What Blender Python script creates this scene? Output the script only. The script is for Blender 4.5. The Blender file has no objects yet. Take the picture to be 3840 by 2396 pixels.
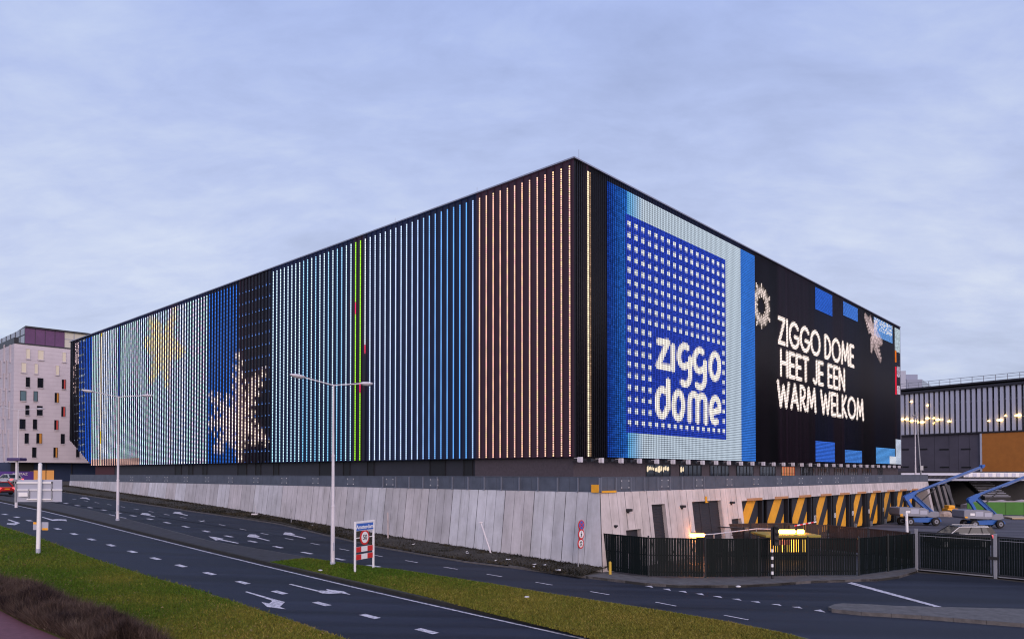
import bpy, bmesh, math, random
import numpy as np
from mathutils import Vector, Matrix, noise as mnoise
random.seed(7); rng = np.random.default_rng(7)
scene = bpy.context.scene; COL = scene.collection

# ------------------------------------------------------------------ camera, sky, sun, exposure
F, TH, CAMH = 2743.0, math.radians(1.0), 6.0          # focal length in photo pixels (3840 wide), pitch, eye height
YC = 1773 - F*math.tan(TH)
cd = bpy.data.cameras.new('camera'); cam = bpy.data.objects.new('camera', cd); COL.objects.link(cam)
cam.location = (0, 0, CAMH); cam.rotation_euler = (math.pi/2+TH, 0, 0)
cd.sensor_width = 36; cd.lens = 36*F/3840; cd.shift_y = (YC-1198)/3840
cd.clip_start = 0.3; cd.clip_end = 6000; scene.camera = cam
scene.view_settings.view_transform = 'Standard'; scene.view_settings.look = 'None'
scene.cycles.filter_width = 1.15; scene.view_settings.exposure = 0.14; scene.view_settings.gamma = 1
SUN_AZ = Vector((0.25, -0.97)); SUN_EL = math.radians(16)
w = bpy.data.worlds.new('World'); scene.world = w; w.use_nodes = True
def build_world():
    nt = w.node_tree; N, L = nt.nodes, nt.links; N.clear()
    out = N.new('ShaderNodeOutputWorld'); bg = N.new('ShaderNodeBackground'); L.new(bg.outputs[0], out.inputs[0])
    sky = N.new('ShaderNodeTexSky'); sky.sky_type = 'NISHITA'; sky.sun_disc = False
    sky.sun_elevation = SUN_EL; sky.sun_rotation = math.atan2(SUN_AZ.x, SUN_AZ.y)
    sk = N.new('ShaderNodeVectorMath'); sk.operation = 'SCALE'; sk.inputs[3].default_value = 0.10; L.new(sky.outputs[0], sk.inputs[0])
    tc = N.new('ShaderNodeTexCoord'); sep = N.new('ShaderNodeSeparateXYZ'); L.new(tc.outputs['Generated'], sep.inputs[0])
    def M(op, a, b=None, c=None):
        n = N.new('ShaderNodeMath'); n.operation = op
        for i, q in enumerate((a, b, c)):
            if q is None: continue
            if isinstance(q, (int, float)): n.inputs[i].default_value = q
            else: L.new(q, n.inputs[i])
        return n.outputs[0]
    zz = M('MAXIMUM', sep.outputs[2], 0.0)
    den = M('ADD', zz, 0.30)
    cx = M('DIVIDE', sep.outputs[0], den); cy = M('DIVIDE', sep.outputs[1], den)
    cmb = N.new('ShaderNodeCombineXYZ'); L.new(cx, cmb.inputs[0]); L.new(cy, cmb.inputs[1])
    def noise(scale, det, rough, dist, rot, sc):
        mp = N.new('ShaderNodeMapping'); mp.inputs['Rotation'].default_value = (0, 0, rot); mp.inputs['Scale'].default_value = sc
        L.new(cmb.outputs[0], mp.inputs[0])
        n = N.new('ShaderNodeTexNoise'); n.inputs['Scale'].default_value = scale; n.inputs['Detail'].default_value = det
        n.inputs['Roughness'].default_value = rough; n.inputs['Distortion'].default_value = dist
        L.new(mp.outputs[0], n.inputs['Vector']); return n.outputs['Fac']
    n1 = noise(0.9, 6, 0.55, 0.4, 0.5, (1, 1, 1)); n2 = noise(3.2, 7, 0.62, 0.5, 0.45, (0.75, 1.25, 1)); n3 = noise(11, 5, 0.6, 0.3, 0.4, (0.6, 1.2, 1))
    s = M('ADD', M('ADD', M('MULTIPLY', n1, 0.46), M('MULTIPLY', n2, 0.34)), M('MULTIPLY', n3, 0.20))
    rmp = N.new('ShaderNodeValToRGB'); L.new(s, rmp.inputs[0]); e = rmp.color_ramp.elements
    e[0].position = 0.33; e[0].color = (0.37, 0.43, 0.645, 1); e[1].position = 0.64; e[1].color = (0.64, 0.71, 0.885, 1)
    m = e.new(0.5); m.color = (0.495, 0.57, 0.835, 1)
    # overhead the deck is bluer, low down it greys out
    r2 = N.new('ShaderNodeValToRGB'); L.new(zz, r2.inputs[0]); e = r2.color_ramp.elements
    e[0].position = 0.0; e[0].color = (0.98, 0.95, 0.88, 1); e[1].position = 0.62; e[1].color = (0.76, 0.83, 0.99, 1)
    k = e.new(0.22); k.color = (1.10, 1.06, 0.98, 1)
    mul = N.new('ShaderNodeMix'); mul.data_type = 'RGBA'; mul.blend_type = 'MULTIPLY'; mul.inputs[0].default_value = 1
    L.new(rmp.outputs[0], mul.inputs[6]); L.new(r2.outputs[0], mul.inputs[7])
    # the side of the sky where the sun has just gone is warmer and brighter
    dt = N.new('ShaderNodeVectorMath'); dt.operation = 'DOT_PRODUCT'; L.new(tc.outputs['Generated'], dt.inputs[0])
    dt.inputs[1].default_value = (SUN_AZ.x, SUN_AZ.y, 0.15)
    gl = M('POWER', M('MAXIMUM', dt.outputs['Value'], 0.0), 2.0)
    gc = N.new('ShaderNodeVectorMath'); gc.operation = 'SCALE'; gc.inputs[0].default_value = (0.80, 0.52, 0.50); L.new(gl, gc.inputs[3])
    a1 = N.new('ShaderNodeVectorMath'); a1.operation = 'ADD'; L.new(mul.outputs[2], a1.inputs[0]); L.new(gc.outputs[0], a1.inputs[1])
    mx = N.new('ShaderNodeMix'); mx.data_type = 'RGBA'; mx.inputs[0].default_value = 0.12
    L.new(a1.outputs[0], mx.inputs[6]); L.new(sk.outputs[0], mx.inputs[7])
    L.new(mx.outputs[2], bg.inputs[0]); bg.inputs[1].default_value = 1.0
build_world()
sl = bpy.data.lights.new('sun', 'SUN'); sl.energy = 1.5; sl.angle = math.radians(40); sl.color = (1.0, 0.80, 0.74)
so = bpy.data.objects.new('sun', sl); COL.objects.link(so)
so.rotation_euler = Vector((-SUN_AZ.x*math.cos(SUN_EL), -SUN_AZ.y*math.cos(SUN_EL), -math.sin(SUN_EL))).to_track_quat('-Z', 'Y').to_euler()

# ------------------------------------------------------------------ where things stand
UL = np.array([-0.73823522, 0.67454337]); UR = np.array([0.6744927, 0.73828152])   # the two street directions
C0 = np.array([4.26638165, 50.0])                    # the arena's near corner
ZB, ZT = 7.09, 27.6                                  # bottom and top of its screens
W0 = C0 - 7.5*UL - 7.5*UR; WZ = 4.95                 # corner and top of the podium wall
_ks = [-4000, -300, -40, 0, 10, 23, 31, 39, 46, 55, 62, 72, 91, 107, 125, 150, 400, 4000]
_kz = [-.6, -.5, -.25, .12, .32, .66, .92, 1.2, 1.52, 1.93, 2.28, 2.7, 3.36, 3.9, 4.3, 4.5, 4.6, 4.6]
SK = np.arange(-60, 182, 2.0)
_f = np.arange(-70, 192, .5); _g = np.interp(_f, _ks, _kz); _g = np.convolve(np.pad(_g, 8, 'edge'), np.ones(17)/17, 'valid')
SZ = np.interp(SK, _f, _g)
def gz(x, y): return float(np.interp(UL[0]*x+UL[1]*y, SK, SZ))
def ray(X, Y):
    sx = (X-1920)/F; sy = (YC-Y)/F
    return np.array([sx, math.cos(TH)-sy*math.sin(TH), math.sin(TH)+sy*math.cos(TH)])
def P(X, Y, off=0.0):
    """photo pixel (3840 wide) -> point on the ground"""
    r = ray(X, Y); lo, hi = 5.0, 900.0
    for _ in range(50):
        m = (lo+hi)/2
        if CAMH+r[2]*m > gz(r[0]*m, r[1]*m)+off: lo = m
        else: hi = m
    return (r[0]*lo, r[1]*lo)
def P3(X, Y, off=0.0):
    x, y = P(X, Y, off); return Vector((x, y, gz(x, y)+off))
def A(X, Y, d):
    r = ray(X, Y); k = d/r[1]; return Vector((r[0]*k, d, CAMH+r[2]*k))
class Plane:
    """upright plane through o along u; n points outward"""
    def __init__(s, o, u, n): s.o = np.array(o[:2], float); s.u = np.array(u); s.n = np.array(n)
    def uv(s, X, Y, out=0.0):
        r = ray(X, Y); o = s.o+s.n*out
        k, t = np.linalg.solve(np.array([[r[0], -s.u[0]], [r[1], -s.u[1]]]), o); return t, CAMH+k*r[2]
    def pt(s, t, z, out=0.0):
        q = s.o+s.u*t+s.n*out; return Vector((q[0], q[1], z))
FL = Plane(C0, UL, -UR); FR = Plane(C0, UR, -UL)
WL = Plane(W0, UL, -UR); WR = Plane(W0, UR, -UL)

# ------------------------------------------------------------------ mesh helpers
class MB:
    def __init__(s): s.v = []; s.f = []; s.m = []; s.c = []; s.cc = (1, 1, 1, 1)
    def add(s, vs, fs, mi=0):
        b = len(s.v); s.v += [tuple(q) for q in vs]; s.c += [s.cc]*len(vs)
        s.f += [tuple(b+i for i in f) for f in fs]; s.m += [mi]*len(fs)
    def quad(s, a, b, c, d, mi=0): s.add((a, b, c, d), [(0, 1, 2, 3)], mi)
    def hexa(s, p, mi=0): s.add(p, [(3, 2, 1, 0), (4, 5, 6, 7), (0, 1, 5, 4), (1, 2, 6, 5), (2, 3, 7, 6), (3, 0, 4, 7)], mi)
    def bx(s, x0, x1, y0, y1, z0, z1, mi=0):
        s.hexa([(x0, y0, z0), (x1, y0, z0), (x1, y1, z0), (x0, y1, z0), (x0, y0, z1), (x1, y0, z1), (x1, y1, z1), (x0, y1, z1)], mi)
    def pb(s, pl, t0, t1, z0, z1, o0, o1, mi=0):
        """box in a plane's own frame: t along, z up, o outward"""
        s.hexa([pl.pt(t0, z0, o1), pl.pt(t1, z0, o1), pl.pt(t1, z0, o0), pl.pt(t0, z0, o0), pl.pt(t0, z1, o1), pl.pt(t1, z1, o1), pl.pt(t1, z1, o0), pl.pt(t0, z1, o0)], mi)
    def tube(s, a, b, r0, r1=None, n=10, mi=0):
        a = Vector(a); b = Vector(b); r1 = r0 if r1 is None else r1; d = (b-a).normalized()
        x = d.orthogonal().normalized(); y = d.cross(x); vs = []
        for p, r in ((a, r0), (b, r1)):
            for i in range(n):
                t = 2*math.pi*i/n; vs.append(p+x*(r*math.cos(t))+y*(r*math.sin(t)))
        s.add(vs, [(i, (i+1) % n, n+(i+1) % n, n+i) for i in range(n)]+[tuple(range(n-1, -1, -1)), tuple(range(n, 2*n))], mi)
    def path(s, pts, r, n=8, mi=0):
        for i in range(len(pts)-1): s.tube(pts[i], pts[i+1], r if not isinstance(r, (list, tuple)) else r[i], None if not isinstance(r, (list, tuple)) else r[i+1], n, mi)
    def ext(s, poly, vec, mi=0):
        """closed prism: polygon of 3D points pushed along vec"""
        n = len(poly); v = Vector(vec); vs = [Vector(p) for p in poly]+[Vector(p)+v for p in poly]
        s.add(vs, [tuple(range(n-1, -1, -1)), tuple(range(n, 2*n))]+[(i, (i+1) % n, n+(i+1) % n, n+i) for i in range(n)], mi)
    def beam(s, a, b, w_, h_, mi=0, up=(0, 0, 1)):
        a = Vector(a); b = Vector(b); d = (b-a).normalized(); x = d.cross(Vector(up)).normalized(); z = x.cross(d)
        q = [(-.5, -.5), (.5, -.5), (.5, .5), (-.5, .5)]
        s.hexa([a+x*(w_*i)+z*(h_*j) for i, j in q]+[b+x*(w_*i)+z*(h_*j) for i, j in q], mi)
    def ell(s, c, r, n=12, m_=7, mi=0, R=None):
        vs = []; c = Vector(c)
        for j in range(m_+1):
            ph = math.pi*j/m_
            for i in range(n):
                t = 2*math.pi*i/n; q = Vector((r[0]*math.sin(ph)*math.cos(t), r[1]*math.sin(ph)*math.sin(t), r[2]*math.cos(ph)))
                vs.append(c+(R @ q if R else q))
        s.add(vs, [(j*n+i, (j+1)*n+i, (j+1)*n+(i+1) % n, j*n+(i+1) % n) for j in range(m_) for i in range(n)], mi)
    def build(s, name, mats, parent=None, world=False, smooth=False, bevel=0, col=False):
        me = bpy.data.meshes.new(name); me.from_pydata(s.v, [], s.f)
        mats = mats if isinstance(mats, (list, tuple)) else [mats]
        for m in mats: me.materials.append(m)
        if any(s.m): me.polygons.foreach_set('material_index', s.m)
        if col:
            at = me.color_attributes.new('Col', 'FLOAT_COLOR', 'POINT'); at.data.foreach_set('color', np.array(s.c, 'f').ravel())
        bm = bmesh.new(); bm.from_mesh(me)
        if smooth or bevel: bmesh.ops.remove_doubles(bm, verts=bm.verts, dist=1e-4)
        if len(s.f) < 20000: bmesh.ops.recalc_face_normals(bm, faces=bm.faces)
        bm.to_mesh(me); bm.free()
        if smooth:
            me.polygons.foreach_set('use_smooth', [True]*len(me.polygons)); me.set_sharp_from_angle(angle=math.radians(40))
        return link(name, me, parent, world, bevel)
def link(name, me, parent=None, world=False, bevel=0):
    o = bpy.data.objects.new(name, me); COL.objects.link(o)
    if parent:
        o.parent = parent
        if world: o.matrix_parent_inverse = parent.matrix_basis.inverted()
    if bevel:
        b = o.modifiers.new('bevel', 'BEVEL'); b.width = bevel; b.segments = 2; b.limit_method = 'ANGLE'
    return o
def thing(name, label, cat, loc=(0, 0, 0), rz=0, group=None):
    o = bpy.data.objects.new(name, None); COL.objects.link(o); o.location = loc; o.rotation_euler = (0, 0, rz); o.empty_display_size = .3
    return tag(o, label, cat, group)
def tag(o, label, cat, group=None):
    o['label'] = label; o['category'] = cat
    if group: o['group'] = group
    return o
def kind(o, k, label=None):
    o['kind'] = k
    return o
def dup(o, loc, rz=0, label=None, parent=None):
    c = o.copy(); COL.objects.link(c)
    if parent is None: c.location = loc; c.rotation_euler = (0, 0, rz)
    else: c.parent = parent
    if label: c['label'] = label
    for ch in list(o.children): dup(ch, None, 0, None, c)
    return c
def text_mesh(txt, size, xscale=1.0, bold=0.0):
    cu = bpy.data.curves.new('t', 'FONT'); cu.body = txt; cu.size = size; cu.align_x = 'CENTER'; cu.align_y = 'CENTER'; cu.extrude = .006; cu.offset = bold
    o = bpy.data.objects.new('t', cu); COL.objects.link(o)
    me = bpy.data.meshes.new_from_object(o.evaluated_get(bpy.context.evaluated_depsgraph_get()))
    bpy.data.objects.remove(o); bpy.data.curves.remove(cu); me.transform(Matrix.Diagonal((xscale, 1, 1, 1))); return me
def put_text(name, txt, size, c, right, up, m, parent, xscale=1.0, bold=0.0, world=False):
    me = text_mesh(txt, size, xscale, bold); r = Vector(right).normalized(); u = Vector(up).normalized(); n = r.cross(u)
    me.transform(Matrix(((r.x, u.x, n.x, c[0]), (r.y, u.y, n.y, c[1]), (r.z, u.z, n.z, c[2]), (0, 0, 0, 1)))); me.materials.clear(); me.materials.append(m)
    return link(name, me, parent, world)

# ------------------------------------------------------------------ materials
def mat(name, col, rough=.7, metal=0, var=0.0, scale=2.0, col2=None, bump=0.0, bscale=40, emit=None, es=1.0, spec=.5, attr=False, stretch=(1, 1, 1), det=6):
    m = bpy.data.materials.new(name); m.use_nodes = True; nt = m.node_tree; N, L = nt.nodes, nt.links
    b = N['Principled BSDF']; b.inputs['Roughness'].default_value = rough; b.inputs['Metallic'].default_value = metal
    b.inputs['Specular IOR Level'].default_value = spec; b.inputs['Base Color'].default_value = (*col, 1)
    tc = N.new('ShaderNodeTexCoord'); mp = N.new('ShaderNodeMapping'); mp.inputs['Scale'].default_value = stretch; L.new(tc.outputs['Object'], mp.inputs[0])
    src = None
    if attr:
        a = N.new('ShaderNodeAttribute'); a.attribute_name = 'Col'; src = a.outputs['Color']; L.new(src, b.inputs['Base Color'])
    if var or col2:
        n = N.new('ShaderNodeTexNoise'); n.inputs['Scale'].default_value = scale; n.inputs['Detail'].default_value = det; n.inputs['Roughness'].default_value = .65; L.new(mp.outputs[0], n.inputs['Vector'])
        r = N.new('ShaderNodeValToRGB'); e = r.color_ramp.elements; e[0].position = .32; e[1].position = .68
        if attr: c1 = (1-var,)*3; c2 = (1+var,)*3
        else: c1 = [c*(1-var) for c in col]; c2 = col2 or [c*(1+var) for c in col]
        e[0].color = (*c1, 1); e[1].color = (*c2, 1); L.new(n.outputs['Fac'], r.inputs[0])
        if attr:
            x = N.new('ShaderNodeMix'); x.data_type = 'RGBA'; x.blend_type = 'MULTIPLY'; x.inputs[0].default_value = 1; L.new(src, x.inputs[6]); L.new(r.outputs[0], x.inputs[7]); L.new(x.outputs[2], b.inputs['Base Color'])
        else: L.new(r.outputs[0], b.inputs['Base Color'])
    if bump:
        n = N.new('ShaderNodeTexNoise'); n.inputs['Scale'].default_value = bscale; n.inputs['Detail'].default_value = 4; L.new(mp.outputs[0], n.inputs['Vector'])
        k = N.new('ShaderNodeBump'); k.inputs['Strength'].default_value = bump; k.inputs['Distance'].default_value = .02; L.new(n.outputs['Fac'], k.inputs['Height']); L.new(k.outputs[0], b.inputs['Normal'])
    if emit: b.inputs['Emission Color'].default_value = (*emit, 1); b.inputs['Emission Strength'].default_value = es
    return m
def led_mat(name, es):
    m = bpy.data.materials.new(name); m.use_nodes = True; nt = m.node_tree; N, L = nt.nodes, nt.links; N.clear()
    o = N.new('ShaderNodeOutputMaterial'); e = N.new('ShaderNodeEmission'); a = N.new('ShaderNodeAttribute'); a.attribute_name = 'Col'
    L.new(a.outputs['Color'], e.inputs[0]); e.inputs[1].default_value = es; L.new(e.outputs[0], o.inputs[0]); m.cycles.emission_sampling = 'NONE'; return m
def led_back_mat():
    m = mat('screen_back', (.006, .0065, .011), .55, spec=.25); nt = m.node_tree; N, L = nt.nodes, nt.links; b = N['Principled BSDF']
    a = N.new('ShaderNodeAttribute'); a.attribute_name = 'Col'; L.new(a.outputs['Color'], b.inputs['Emission Color']); b.inputs['Emission Strength'].default_value = 1; m.cycles.emission_sampling = 'NONE'; return m  # faint emission stands in for tube light scattered on the sheet
def road_mat(name, col, rough):
    """asphalt: fine aggregate, long wheel tracks, darker patches"""
    m = mat(name, col, rough, spec=.16, bump=.25, bscale=90); nt = m.node_tree; N, L = nt.nodes, nt.links; b = N['Principled BSDF']
    tc = N.new('ShaderNodeTexCoord'); mp = N.new('ShaderNodeMapping'); mp.inputs['Rotation'].default_value = (0, 0, math.radians(-138)); mp.inputs['Scale'].default_value = (.05, .9, 1); L.new(tc.outputs['Object'], mp.inputs[0])
    n = N.new('ShaderNodeTexNoise'); n.inputs['Scale'].default_value = 1.0; n.inputs['Detail'].default_value = 5; L.new(mp.outputs[0], n.inputs['Vector'])
    n2 = N.new('ShaderNodeTexNoise'); n2.inputs['Scale'].default_value = 14; n2.inputs['Detail'].default_value = 8; n2.inputs['Roughness'].default_value = .8; L.new(tc.outputs['Object'], n2.inputs['Vector'])
    ad = N.new('ShaderNodeMath'); ad.operation = 'MULTIPLY_ADD'; ad.inputs[1].default_value = .45; L.new(n2.outputs['Fac'], ad.inputs[0]); L.new(n.outputs['Fac'], ad.inputs[2])
    r = N.new('ShaderNodeValToRGB'); e = r.color_ramp.elements; e[0].position = .5; e[1].position = .95; e[0].color = (*[c*.55 for c in col], 1); e[1].color = (*[c*1.5 for c in col], 1)
    L.new(ad.outputs[0], r.inputs[0]); L.new(r.outputs[0], b.inputs['Base Color'])
    rr = N.new('ShaderNodeMapRange'); rr.inputs[3].default_value = rough-.1; rr.inputs[4].default_value = rough+.12; L.new(n.outputs['Fac'], rr.inputs[0]); L.new(rr.outputs[0], b.inputs['Roughness'])
    return m
M = {}
M['asphalt'] = road_mat('asphalt', (.021, .026, .041), .66)
M['asphalt2'] = road_mat('side_asphalt', (.024, .029, .042), .7)
M['yard'] = road_mat('yard_asphalt', (.085, .085, .10), .75)
M['path'] = mat('path_asphalt', (.13, .045, .06), .8, var=.2, scale=6, bump=.2)
M['earth'] = mat('earth', (.05, .045, .035), .95, var=.4, scale=.6)
M['paint'] = mat('road_paint', (.62, .60, .64), .6, var=.22, scale=5)
def worn(m):
    nt = m.node_tree; N, L = nt.nodes, nt.links; b = N['Principled BSDF']; src = b.inputs['Base Color'].links[0].from_socket
    tc = N.new('ShaderNodeTexCoord'); n = N.new('ShaderNodeTexNoise'); n.inputs['Scale'].default_value = 7; n.inputs['Detail'].default_value = 9; n.inputs['Roughness'].default_value = .75; L.new(tc.outputs['Object'], n.inputs['Vector'])
    r = N.new('ShaderNodeValToRGB'); e = r.color_ramp.elements; e[0].position = .36; e[1].position = .52; L.new(n.outputs['Fac'], r.inputs[0])
    x = N.new('ShaderNodeMix'); x.data_type = 'RGBA'; L.new(r.outputs[0], x.inputs[0]); x.inputs[6].default_value = (.10, .11, .14, 1); L.new(src, x.inputs[7]); L.new(x.outputs[2], b.inputs['Base Color'])
worn(M['paint'])
M['kerb'] = mat('kerb_stone', (.085, .08, .08), .8, var=.3, scale=3)
M['kerbdark'] = mat('kerb_dark', (.018, .018, .017), .8, var=.35, scale=3)
M['paver'] = mat('paver', (.028, .028, .034), .8, var=.35, scale=2.5, bump=.5, bscale=12)
M['paver2'] = mat('grey_paver', (.10, .098, .096), .85, var=.3, scale=2.5, bump=.5, bscale=12)
M['grass_base'] = mat('turf', (.055, .08, .008), .95, col2=(.13, .115, .02), scale=.35, bump=.6, bscale=25)
M['blade'] = mat('grass_blade', (.1, .12, .02), .8, attr=True, spec=.2)
M['soil'] = mat('soil', (.020, .018, .013), .95, col2=(.045, .038, .028), scale=1.5, bump=.8, bscale=9)
M['leaf'] = mat('verge_leaf', (.03, .03, .02), .8, attr=True, spec=.2)
M['concrete'] = mat('concrete', (.4, .4, .4), .85, attr=True, var=.14, scale=1.1, stretch=(1, 1, .45), bump=.12, bscale=14)
def streaks(m):
    nt = m.node_tree; N, L = nt.nodes, nt.links; b = N['Principled BSDF']; src = b.inputs['Base Color'].links[0].from_socket
    tc = N.new('ShaderNodeTexCoord'); out = src
    for sc, st, lo, p0, p1 in ((1.0, (2.6, 2.6, .16), .82, .32, .50), (1.0, (.35, .35, .5), .86, .35, .6)):
        mp = N.new('ShaderNodeMapping'); mp.inputs['Scale'].default_value = st; L.new(tc.outputs['Object'], mp.inputs[0])
        n = N.new('ShaderNodeTexNoise'); n.inputs['Scale'].default_value = sc; n.inputs['Detail'].default_value = 7; n.inputs['Roughness'].default_value = .7; L.new(mp.outputs[0], n.inputs['Vector'])
        r = N.new('ShaderNodeValToRGB'); e = r.color_ramp.elements; e[0].position = p0; e[1].position = p1; e[0].color = (lo, lo, lo*.98, 1); e[1].color = (1, 1, 1, 1); L.new(n.outputs['Fac'], r.inputs[0])
        x = N.new('ShaderNodeMix'); x.data_type = 'RGBA'; x.blend_type = 'MULTIPLY'; x.inputs[0].default_value = 1; L.new(out, x.inputs[6]); L.new(r.outputs[0], x.inputs[7]); out = x.outputs[2]
    L.new(out, b.inputs['Base Color'])
streaks(M['concrete'])
M['groove'] = mat('joint', (.05, .05, .055), .9)
M['rail'] = mat('rail_steel', (.10, .115, .15), .5, metal=.35, var=.18, scale=1.2)
M['railpost'] = mat('rail_post', (.17, .19, .24), .5, metal=.3)
M['plate'] = mat('rail_plate', (.125, .14, .175), .45, metal=.3)
M['dark'] = mat('dark_cladding', (.018, .018, .026), .6, var=.15, scale=1)
M['plum'] = mat('plum_brick', (.060, .048, .058), .75, var=.2, scale=6)
M['black'] = mat('black_paint', (.006, .006, .008), .6)
M['black2'] = mat('dark_steel', (.012, .013, .018), .45)
M['trim'] = mat('roof_trim', (.30, .32, .40), .4, metal=.4)
M['glass'] = mat('dark_glass', (.010, .012, .018), .08, spec=.7)
M['amber'] = mat('amber_paint', (.78, .36, .015), .55, var=.12, scale=2)
M['orange'] = mat('orange_cladding', (.40, .145, .022), .7, var=.10, scale=1)
M['white'] = mat('white_paint', (.75, .75, .76), .5)
M['pole'] = mat('pole_paint', (.58, .56, .60), .5, var=.10, scale=1.5, stretch=(3, 3, .6))
M['greypole'] = mat('galvanised', (.30, .31, .34), .45, metal=.5)
M['fence'] = mat('fence_slat', (.0025, .006, .0065), .6, spec=.15)
M['fencepost'] = mat('fence_post', (.010, .014, .015), .5)
M['red'] = mat('sign_red', (.55, .02, .02), .45)
M['blue'] = mat('sign_blue', (.03, .12, .48), .45)
M['signback'] = mat('sign_back', (.36, .38, .46), .55)
M['hotel'] = mat('hotel_tile', (.50, .46, .50), .6, var=.07, scale=.35)
M['purple'] = mat('purple_panel', (.095, .035, .11), .5, var=.15, scale=.4)
M['lift'] = mat('lift_blue', (.012, .10, .38), .4)
M['liftgrey'] = mat('lift_grey', (.20, .21, .25), .45)
M['boom'] = mat('boom_steel', (.035, .11, .34), .4, var=.2, scale=3)
M['tyre'] = mat('tyre', (.012, .012, .013), .8)
M['louvre'] = mat('louvre', (.48, .50, .60), .5, metal=.15)
M['stadium'] = mat('stadium_wall', (.078, .072, .098), .75, var=.15, scale=.3)
M['stdark'] = mat('stadium_interior', (.022, .022, .032), .8)
M['tower'] = mat('tower_wall', (.24, .27, .36), .7, var=.06, scale=.1)
M['green'] = mat('green_hoarding', (.045, .17, .018), .7, var=.12, scale=.5)
M['tarp'] = mat('tarp', (.55, .46, .48), .7, col2=(.34, .22, .18), scale=1.2, bump=.5, bscale=4)
def glow(name, c, s): return mat(name, (.2, .2, .2), .5, emit=c, es=s)
M['sodium'] = glow('sodium_tube', (1.0, .32, .055), 60)
M['lamp'] = glow('warm_lamp', (1.0, .60, .16), 9)
M['taillight'] = glow('tail_light', (1.0, .05, .06), 2.2)
M['warmglow'] = glow('warm_pane_glow', (1.0, .80, .48), .75)
M['creamwin'] = mat('blind_window', (.42, .38, .33), .6, emit=(1.0, .85, .6), es=.16)
M['redwin'] = mat('red_window', (.02, .015, .02), .1, emit=(1.0, .12, .10), es=.35)
M['orangewin'] = mat('orange_window', (.02, .015, .02), .1, emit=(1.0, .38, .06), es=.35)
M['tealwin'] = mat('teal_window', (.10, .17, .20), .2)
M['sidewin'] = mat('side_window', (.07, .065, .085), .3)
M['carglass'] = mat('car_glass', (.02, .03, .04), .08, spec=.3)
M['booth'] = mat('booth_yellow', (.30, .24, .03), .6)
M['boothwin'] = glow('booth_window', (1.0, .42, .03), 4.0)

# ------------------------------------------------------------------ ground sheets
def sheet(name, poly, off, m, skirt=0.0, skm=None):
    """polygon of (x, y) draped on the ground; skirt drops its rim down as a real step"""
    bm = bmesh.new(); vs = [bm.verts.new((p[0], p[1], 0)) for p in poly]; bm.faces.new(vs)
    bmesh.ops.triangulate(bm, faces=bm.faces[:])
    ss = [UL[0]*p[0]+UL[1]*p[1] for p in poly]
    for k in SK:
        if min(ss) < k < max(ss):
            bmesh.ops.bisect_plane(bm, geom=bm.verts[:]+bm.edges[:]+bm.faces[:], plane_co=(UL[0]*k, UL[1]*k, 0), plane_no=(UL[0], UL[1], 0), dist=1e-5)
    for v in bm.verts: v.co.z = gz(v.co.x, v.co.y)+off
    for f in bm.faces:
        if f.normal.z < 0: f.normal_flip()
    bm.normal_update()
    for f in bm.faces:
        if f.normal.z < 0: f.normal_flip()
    if skirt:
        for e in [e for e in bm.edges if len(e.link_faces) == 1]:
            a, b = e.verts; c = bm.verts.new(b.co-Vector((0, 0, skirt))); d = bm.verts.new(a.co-Vector((0, 0, skirt)))
            bm.faces.new((a, b, c, d)).material_index = 1
    me = bpy.data.meshes.new(name); bm.to_mesh(me); bm.free(); me.materials.append(m)
    if skirt: me.materials.append(skm or m)
    return kind(link(name, me), 'structure')
def PP(*pts): return [P(*p) for p in pts]
def resample(pl, step):
    pl = np.array(pl); d = np.r_[0, np.cumsum(np.hypot(*np.diff(pl, axis=0).T))]; n = max(2, int(d[-1]/step)+1); q = np.linspace(0, d[-1], n)
    return np.c_[np.interp(q, d, pl[:, 0]), np.interp(q, d, pl[:, 1])]
def ribbon(mb, pl, wd, z0, z1, step=1.0, mi=0, gap=0.0):
    """kerb stones laid along a line, wd wide to the left of it"""
    q = resample(pl, step); t = np.gradient(q, axis=0); t /= np.linalg.norm(t, axis=1)[:, None]; n = np.c_[-t[:, 1], t[:, 0]]
    for i in range(len(q)-1):
        a, b = q[i], q[i+1]; d = (b-a)*gap/max(1e-6, np.linalg.norm(b-a)); a = a+d/2; b = b-d/2
        c, e = b+n[i+1]*wd, a+n[i]*wd; z = [gz(*p) for p in (a, b, c, e)]
        mb.hexa([(*p, zz+z0) for p, zz in zip((a, b, c, e), z)]+[(*p, zz+z1) for p, zz in zip((a, b, c, e), z)], mi)
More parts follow.
